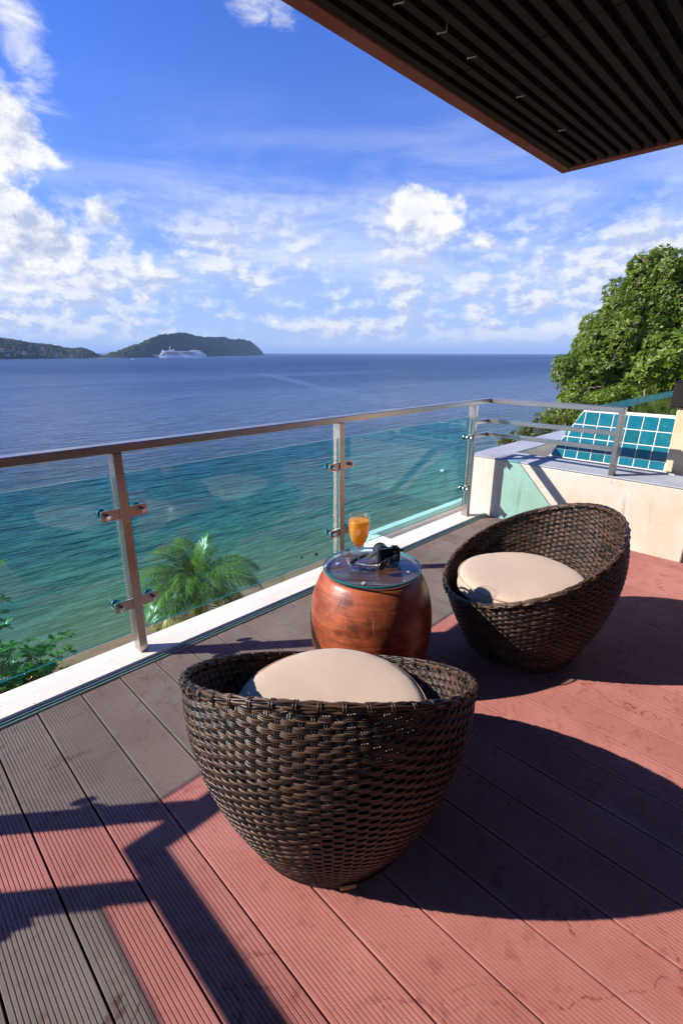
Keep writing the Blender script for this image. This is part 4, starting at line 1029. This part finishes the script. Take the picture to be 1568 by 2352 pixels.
# coconut palm
def make_palm():
    r = np.random.default_rng(5); c = atd(452, 1352, 16.5)
    base = np.array([c[0]+0.5, c[1]+0.6, 0.0]); base[2] = float(ground_z(np.array(base[0]), np.array(base[1])))-0.1
    t_ = thing('palm_tree', tuple(base), 'coconut palm with arching fronds seen through the glass below the railing', 'palm tree')
    p, rr = limb((0, 0, 0), c-base, 0.20, 0.13, r, 0.03, 14); MB().tube(p, rr, 12).build('trunk', MT['palmbark'], t_, True)
    def frond(az, el, L, droop, twist, nl=74):
        n = 22; s = np.linspace(0, 1, n)
        hd = np.array([math.cos(az), math.sin(az), 0.0]); sd = np.array([-math.sin(az), math.cos(az), 0.0])
        e = el-droop*s**1.4; dx = np.cumsum(np.cos(e))/n*L; dz = np.cumsum(np.sin(e))/n*L
        pts = c-base+hd[None]*dx[:, None]+np.array([0, 0, 1.0])*dz[:, None]+sd[None]*(twist*s**2*L*0.12)[:, None]
        tan = unit(np.gradient(pts, axis=0)); nr = unit(np.cross(np.repeat(sd[None], n, 0), tan)); nr *= np.sign(nr[:, 2:3]+1e-6)
        rb_ = MB().tube(pts, np.linspace(0.026, 0.005, n), 5)
        fr = rb_.build('frond', MT['rachis'], t_, True)
        u = np.linspace(0.14, 0.995, nl); Vs = []; Fs = []; off = 0
        for side in (-1, 1):
            P = np.stack([np.interp(u, s, pts[:, i]) for i in range(3)], 1); T = unit(np.stack([np.interp(u, s, tan[:, i]) for i in range(3)], 1)); N = unit(np.stack([np.interp(u, s, nr[:, i]) for i in range(3)], 1))
            Sd = np.cross(T, N)*side
            ll = L*0.40*np.sin(np.clip(u*0.93+0.10, 0, 1)*PI)**0.6*r.uniform(0.85, 1.1, nl); ll = np.maximum(ll, 0.12*L*0.6)
            D0 = unit(Sd*1.0+T*(0.55+0.7*u)[:, None]+N*0.28+r.normal(0, 0.06, (nl, 3)))
            m1 = P+D0*(ll*0.5)[:, None]; D1 = unit(D0*0.8+np.array([0, 0, -0.95])+r.normal(0, 0.08, (nl, 3))); tip = m1+D1*(ll*0.55)[:, None]
            wv = unit(np.cross(D0, N))*0.0095; wm = wv*1.1
            V = np.stack([P-wv*0.6, P+wv*0.6, m1+wm, m1-wm, tip, tip+wv*0.05], 1).reshape(-1, 3); o = np.arange(nl)*6+off
            Fs.append(np.concatenate([np.stack([o, o+1, o+2, o+3], 1), np.stack([o+3, o+2, o+5, o+4], 1)])); Vs.append(V); off += len(V)
        link('leaflets', np_mesh('leaflets', np.concatenate(Vs), np.concatenate(Fs), MT['palm']), fr)
    # view direction of the camera in plan is about +45 deg; right of the picture is about -45 deg
    right = -YAW+0.0
    specs = [(right+0.1, 0.95, 2.5, 1.55), (right+PI-0.1, 0.75, 2.3, 1.7), (right+PI-0.5, 1.15, 2.4, 1.6), (right-0.6, 0.55, 2.4, 1.4), (right+0.7, 0.75, 2.3, 1.5),
             (right-1.3, 0.35, 2.3, 1.5), (right-1.9, 0.30, 2.2, 1.6), (right+PI+0.6, 0.35, 2.3, 1.6), (right+PI+1.1, 0.8, 2.2, 1.7), (right+1.6, 0.9, 2.3, 1.5),
             (right-0.9, 0.95, 2.2, 1.7), (right+PI+0.2, -0.05, 2.0, 1.3), (right-0.2, 0.05, 2.1, 1.3), (right-1.6, 1.1, 2.1, 1.9), (right+PI-0.9, 0.5, 2.2, 1.4), (right+1.1, 1.35, 2.0, 0.6), (right+2.2, 1.25, 2.2, 1.2)]
    specs += [(right+0.4, 0.35, 2.3, 1.2), (right+PI-0.25, 0.35, 2.3, 1.3), (right-0.35, 0.85, 2.5, 1.5), (right+PI+0.35, 0.95, 2.4, 1.6), (right-2.3, 0.75, 2.3, 1.6), (right-1.0, 0.15, 2.2, 1.3)]
    for i, (a, e, L, d) in enumerate(specs): frond(a+r.uniform(-0.1, 0.1), e, 1.06*L*r.uniform(0.94, 1.05), d, r.uniform(-1, 1))
    frond(right+0.5, 1.50, 1.75, 0.12, 0.0, 26)
make_palm()
# fan of young blades showing over the kerb
r5 = np.random.default_rng(3); bp = atd(655, 1352, 12.5); sp_ = thing('grass_tuft', tuple(bp), 'small yellow green tuft just showing over the kerb left of the drum', 'plant')
b = MB()
for k in range(16):
    a = r5.uniform(0, 2*PI); e = r5.uniform(0.3, 1.3); L = r5.uniform(0.25, 0.5); d = np.array([math.cos(a)*math.cos(e), math.sin(a)*math.cos(e), math.sin(e)]); sd = np.array([-math.sin(a), math.cos(a), 0])*0.014
    p0 = d*0; p1 = d*L*0.55; p2 = d*L+np.array([0, 0, -0.1*L]); b.add([p0-sd, p0+sd, p1+sd, p1-sd, p2], [(0, 1, 2, 3), (3, 2, 4)])
b.build('blades', MT['leaf2'], sp_)
zg = float(ground_z(np.array(bp[0]), np.array(bp[1]))); p, rr = limb((0, 0, 0), (0.05, 0.1, zg-bp[2]-0.1), 0.03, 0.06, r5, 0.03); MB().tube(p, rr, 7).build('stem', MT['bark'], sp_, True)

# rocks in the shallows
def rock(label, px, py, ru, mat, seed):
    r = np.random.default_rng(seed); c = onz(px, py, SEA); R = ru*np.linalg.norm(c-EYE)/1150.0
    n, m_ = 14, 9; vs = []
    for j in range(m_+1):
        for i in range(n):
            th, ph = 2*PI*i/n, PI*j/m_; k = 1+0.25*math.sin(3*th+seed)*math.sin(ph)+r.uniform(-0.08, 0.08)
            vs.append((R*k*math.sin(ph)*math.cos(th), R*k*math.sin(ph)*math.sin(th)*0.8, R*0.5*k*math.cos(ph)))
    fs = [(j*n+i, (j+1)*n+i, (j+1)*n+(i+1) % n, j*n+(i+1) % n) for j in range(m_) for i in range(n)]
    o = MB().add(vs, fs).build('rock', mat, None, True, (c[0], c[1], SEA+R*0.02)); tag(o, label, 'rock', 'rocks in the shallow water')
rock('small brown rock just breaking the water left of the drum table', 722, 1274, 8, MT['rock'], 1)
rock('flat brown rock in the shallows, left of the one beside the drum', 690, 1281, 5, MT['rock'], 2)
rock('pale round boulder seen through the right hand glass panel', 1018, 1082, 9, MT['palerock'], 3)

# ------------------------------------------------------------------ ships
def make_ship():
    A = onz(467.5, 822.0, SEA)[:2]; px = np.linalg.norm(A)/1127.0
    dirv = A/np.linalg.norm(A)
    ce = onz(412, 822.5, SEA); dist = np.linalg.norm(ce[:2]); rgt = np.array([math.cos(YAW), -math.sin(YAW)])
    k = 113.5/1127.0*(ce[:2]@np.array([math.sin(YAW), math.cos(YAW)])+0)/ (1213*0.158)*1.02     # metres per model metre
    t_ = thing('cruise_ship', (ce[0], ce[1], SEA), 'white cruise ship lying at anchor in front of the wooded island', 'ship', None, math.atan2(rgt[1], rgt[0]))
    t_.scale = (k, k, k)
    X = lambda zx: (zx-718)*0.158
    Z = lambda zy: (358-zy)*0.158
    # hull loft: sections along x with (half beam at deck, half beam at waterline, deck height)
    secs = [(112, 0.2, 0.05, 285), (160, 3.0, 0.1, 288), (220, 6.5, 0.4, 290), (280, 9.0, 3.0, 288), (340, 11.5, 7.5, 286), (450, 13.5, 12, 284), (1150, 13.5, 13, 284), (1260, 13, 12, 282), (1325, 11, 8, 284)]
    b = MB(); vs = []
    for (zx, hb, hw_, zy) in secs:
        xw = X(zx) if zx > 280 else X(zx)+(280-zx)*0.158*0.92
        for s in (-1, 1): vs += [(X(zx), s*hb, Z(zy)), (xw, s*hw_, -0.6)]
    fs = []
    for i in range(len(secs)-1):
        o = 4*i; fs += [(o, o+1, o+5, o+4), (o+2, o+6, o+7, o+3), (o, o+4, o+6, o+2)]
    o = 4*(len(secs)-1); fs += [(o, o+1, o+3, o+2), (0, 2, 3, 1)]
    b.add(vs, fs).build('hull', MT['ship'], t_)
    tiers = [(305, 1312, 284, 262, 13.2), (325, 1290, 262, 246, 13.0), (345, 1262, 246, 230, 12.6), (385, 1235, 230, 214, 12.0), (415, 1215, 214, 204, 11.0)]
    for (x0, x1, ya, yb, hb) in tiers:
        MB().prism([(X(x0), -hb*0.75), (X(x0)+6, -hb), (X(x1)-4, -hb), (X(x1), -hb*0.8), (X(x1), hb*0.8), (X(x1)-4, hb), (X(x0)+6, hb), (X(x0), hb*0.75)], Z(ya)+0.02, Z(yb)-0.5).build('deck_tier', MT['ship'], t_)
        MB().box((X(x0)+3, -hb+0.5, Z(yb)-0.49), (X(x1)-5, hb-0.5, Z(yb)+0.01)).build('window_band', MT['shipwin'], t_)
        wb = MB().box((0, -hb-0.15, Z(ya)+0.8), (2.8, -hb+0.05, Z(yb)-1.0)).mesh('cabin_window', MT['shipwin'])
        for i in range(int((x1-x0)*0.158/5)-3): link('cabin_window', wb, t_, (X(x0)+9+i*5, 0, 0))
    MB().prism([(X(985), -8), (X(1190), -8), (X(1210), -6), (X(1210), 6), (X(1190), 8), (X(985), 8)], Z(204)+0.02, Z(186)).build('aft_house', MT['ship'], t_)
    MB().prism([(X(350), -9), (X(385), -10), (X(385), 10), (X(350), 9)], Z(230), Z(184)).build('bridge_front', MT['ship'], t_)
    MB().prism([(X(470), -7), (X(610), -7), (X(610), 7), (X(470), 7)], Z(204)+0.02, Z(188)).build('sun_deck_house', MT['ship'], t_)
    f_ = MB().prism([(X(1045), -3), (X(1100), -3), (X(1100), 3), (X(1045), 3)], 0, 9); f_.v = [(x+(0 if z < 1 else 3), y*(1 if z < 1 else .7), z) for x, y, z in f_.v]
    f_.build('funnel', MT['funnel'], t_, loc=(0, 0, Z(186)+0.02))
    MB().tube([(X(525), 0, Z(188)), (X(525), 0, Z(95))], [1.3, 0.4], 8).box((X(510), -3.5, Z(140)), (X(540), 3.5, Z(136))).build('mast', MT['ship'], t_)
    MB().lathe([(0.1, -2.5), (1.8, -1.8), (2.5, 0), (1.8, 1.8), (0.1, 2.5)], 12).build('radar_dome', MT['ship'], t_, True, (X(600), 0, Z(176)))
    for zx in (470, 520, 585, 640, 700, 860, 930, 990, 1050):
        MB().prism([(-4.2, -1.2), (-3, -1.6), (3, -1.6), (4.2, -1.2), (4.2, 1.2), (3, 1.6), (-3, 1.6), (-4.2, 1.2)], 0, 2.6).build('lifeboat', MT['shipboat'], t_, loc=(X(zx), -13.9, Z(248)))
make_ship()
def small_boat(name, label, px, py, Lm, sail):
    c = onz(px, py, SEA); rgt = math.atan2(-math.sin(YAW), math.cos(YAW))
    t_ = thing(name, (c[0], c[1], SEA), label, 'boat', None, rgt)
    pts = [(-0.5, 0.10), (-0.45, 0.14), (0.25, 0.14), (0.5, 0.0), (0.25, -0.14), (-0.45, -0.14), (-0.5, -0.10)]
    b = MB().prism([(x*Lm, y*Lm) for x, y in pts], -0.2, 0.10*Lm); n = len(pts)
    b.v = [(x*(0.9 if z < 0 else 1), y*(0.6 if z < 0 else 1), z) for x, y, z in b.v]; b.build('hull', MT['ship'], t_)
    MB().prism([(-0.3*Lm, -0.1*Lm), (0.15*Lm, -0.1*Lm), (0.15*Lm, 0.1*Lm), (-0.3*Lm, 0.1*Lm)], 0.105*Lm, 0.25*Lm).build('cabin', MT['ship'], t_)
    if sail:
        MB().tube([(0, 0, 0.1*Lm), (0, 0, 1.3*Lm)], 0.012*Lm, 6).build('mast', MT['ship'], t_)
        MB().add([(-0.02*Lm, 0.01, 0.3*Lm), (-0.5*Lm, 0.03, 0.3*Lm), (-0.02*Lm, 0.01, 1.28*Lm), (-0.02*Lm, 0.04, 0.3*Lm), (-0.5*Lm, 0.06, 0.3*Lm), (-0.02*Lm, 0.04, 1.28*Lm)], [(0, 1, 2), (5, 4, 3), (0, 3, 4, 1), (1, 4, 5, 2), (2, 5, 3, 0)]).build('sail', MT['ship'], t_)
small_boat('motor_boat', 'small white motor boat left of the cruise ship', 306, 826.3, 15.0, False)
small_boat('sail_boat', 'tiny white sailing boat alone near the horizon', 856.5, 812.6, 26.0, True)
# houses on the left headland
for i, (px, py, w) in enumerate(((10, 807, 22), (60, 812, 16), (132, 815, 18), (20, 815, 14), (104, 803, 12), (168, 817, 10))):
    A = onz(px, 826, SEA); d = A[:2]/np.linalg.norm(A[:2]); q = A[:2]+d*95
    hh = (826-py)*np.linalg.norm(q)/1185.0
    t_ = thing('hillside_house', (q[0], q[1], SEA+hh-7), ['pale house high on the left headland at the picture edge', 'pale house among trees on the left headland, second along', 'wide pale house low on the left headland near its middle', 'white house low on the left headland at the picture edge', 'small pale house near the crest of the left headland', 'small house lowest and farthest right on the left headland'][i], 'house', 'houses on the headland', -YAW)
    MB().box((-w*0.4, -4, -2), (w*0.4, 4, 5)).build('house_wall', MT['mortar'], t_)
    MB().add([(-w*0.45, -5, 5.02), (w*0.45, -5, 5.02), (w*0.45, 5, 5.02), (-w*0.45, 5, 5.02), (-w*0.3, 0, 8), (w*0.3, 0, 8)], [(0, 1, 5, 4), (1, 2, 5), (2, 3, 4, 5), (3, 0, 4), (3, 2, 1, 0)]).build('house_roof', MT['funnel'], t_)

# ------------------------------------------------------------------ air over the bay
hz = MB().box((-29000, -2900, SEA-25), (29000, 29000, SEA+190)).build('haze', None); tag(hz, kind='stuff')
hm = bpy.data.materials.new('sea_air'); hm.use_nodes = True; ht = NT(hm.node_tree); ht.n.clear()
ho = ht.new('ShaderNodeOutputMaterial'); hv = ht.new('ShaderNodeVolumePrincipled')
hv.inputs['Color'].default_value = (0.45, 0.66, 1.0, 1); hv.inputs['Density'].default_value = 0.00007
ht.l.new(hv.outputs[0], ho.inputs['Volume']); hz.data.materials.clear(); hz.data.materials.append(hm)
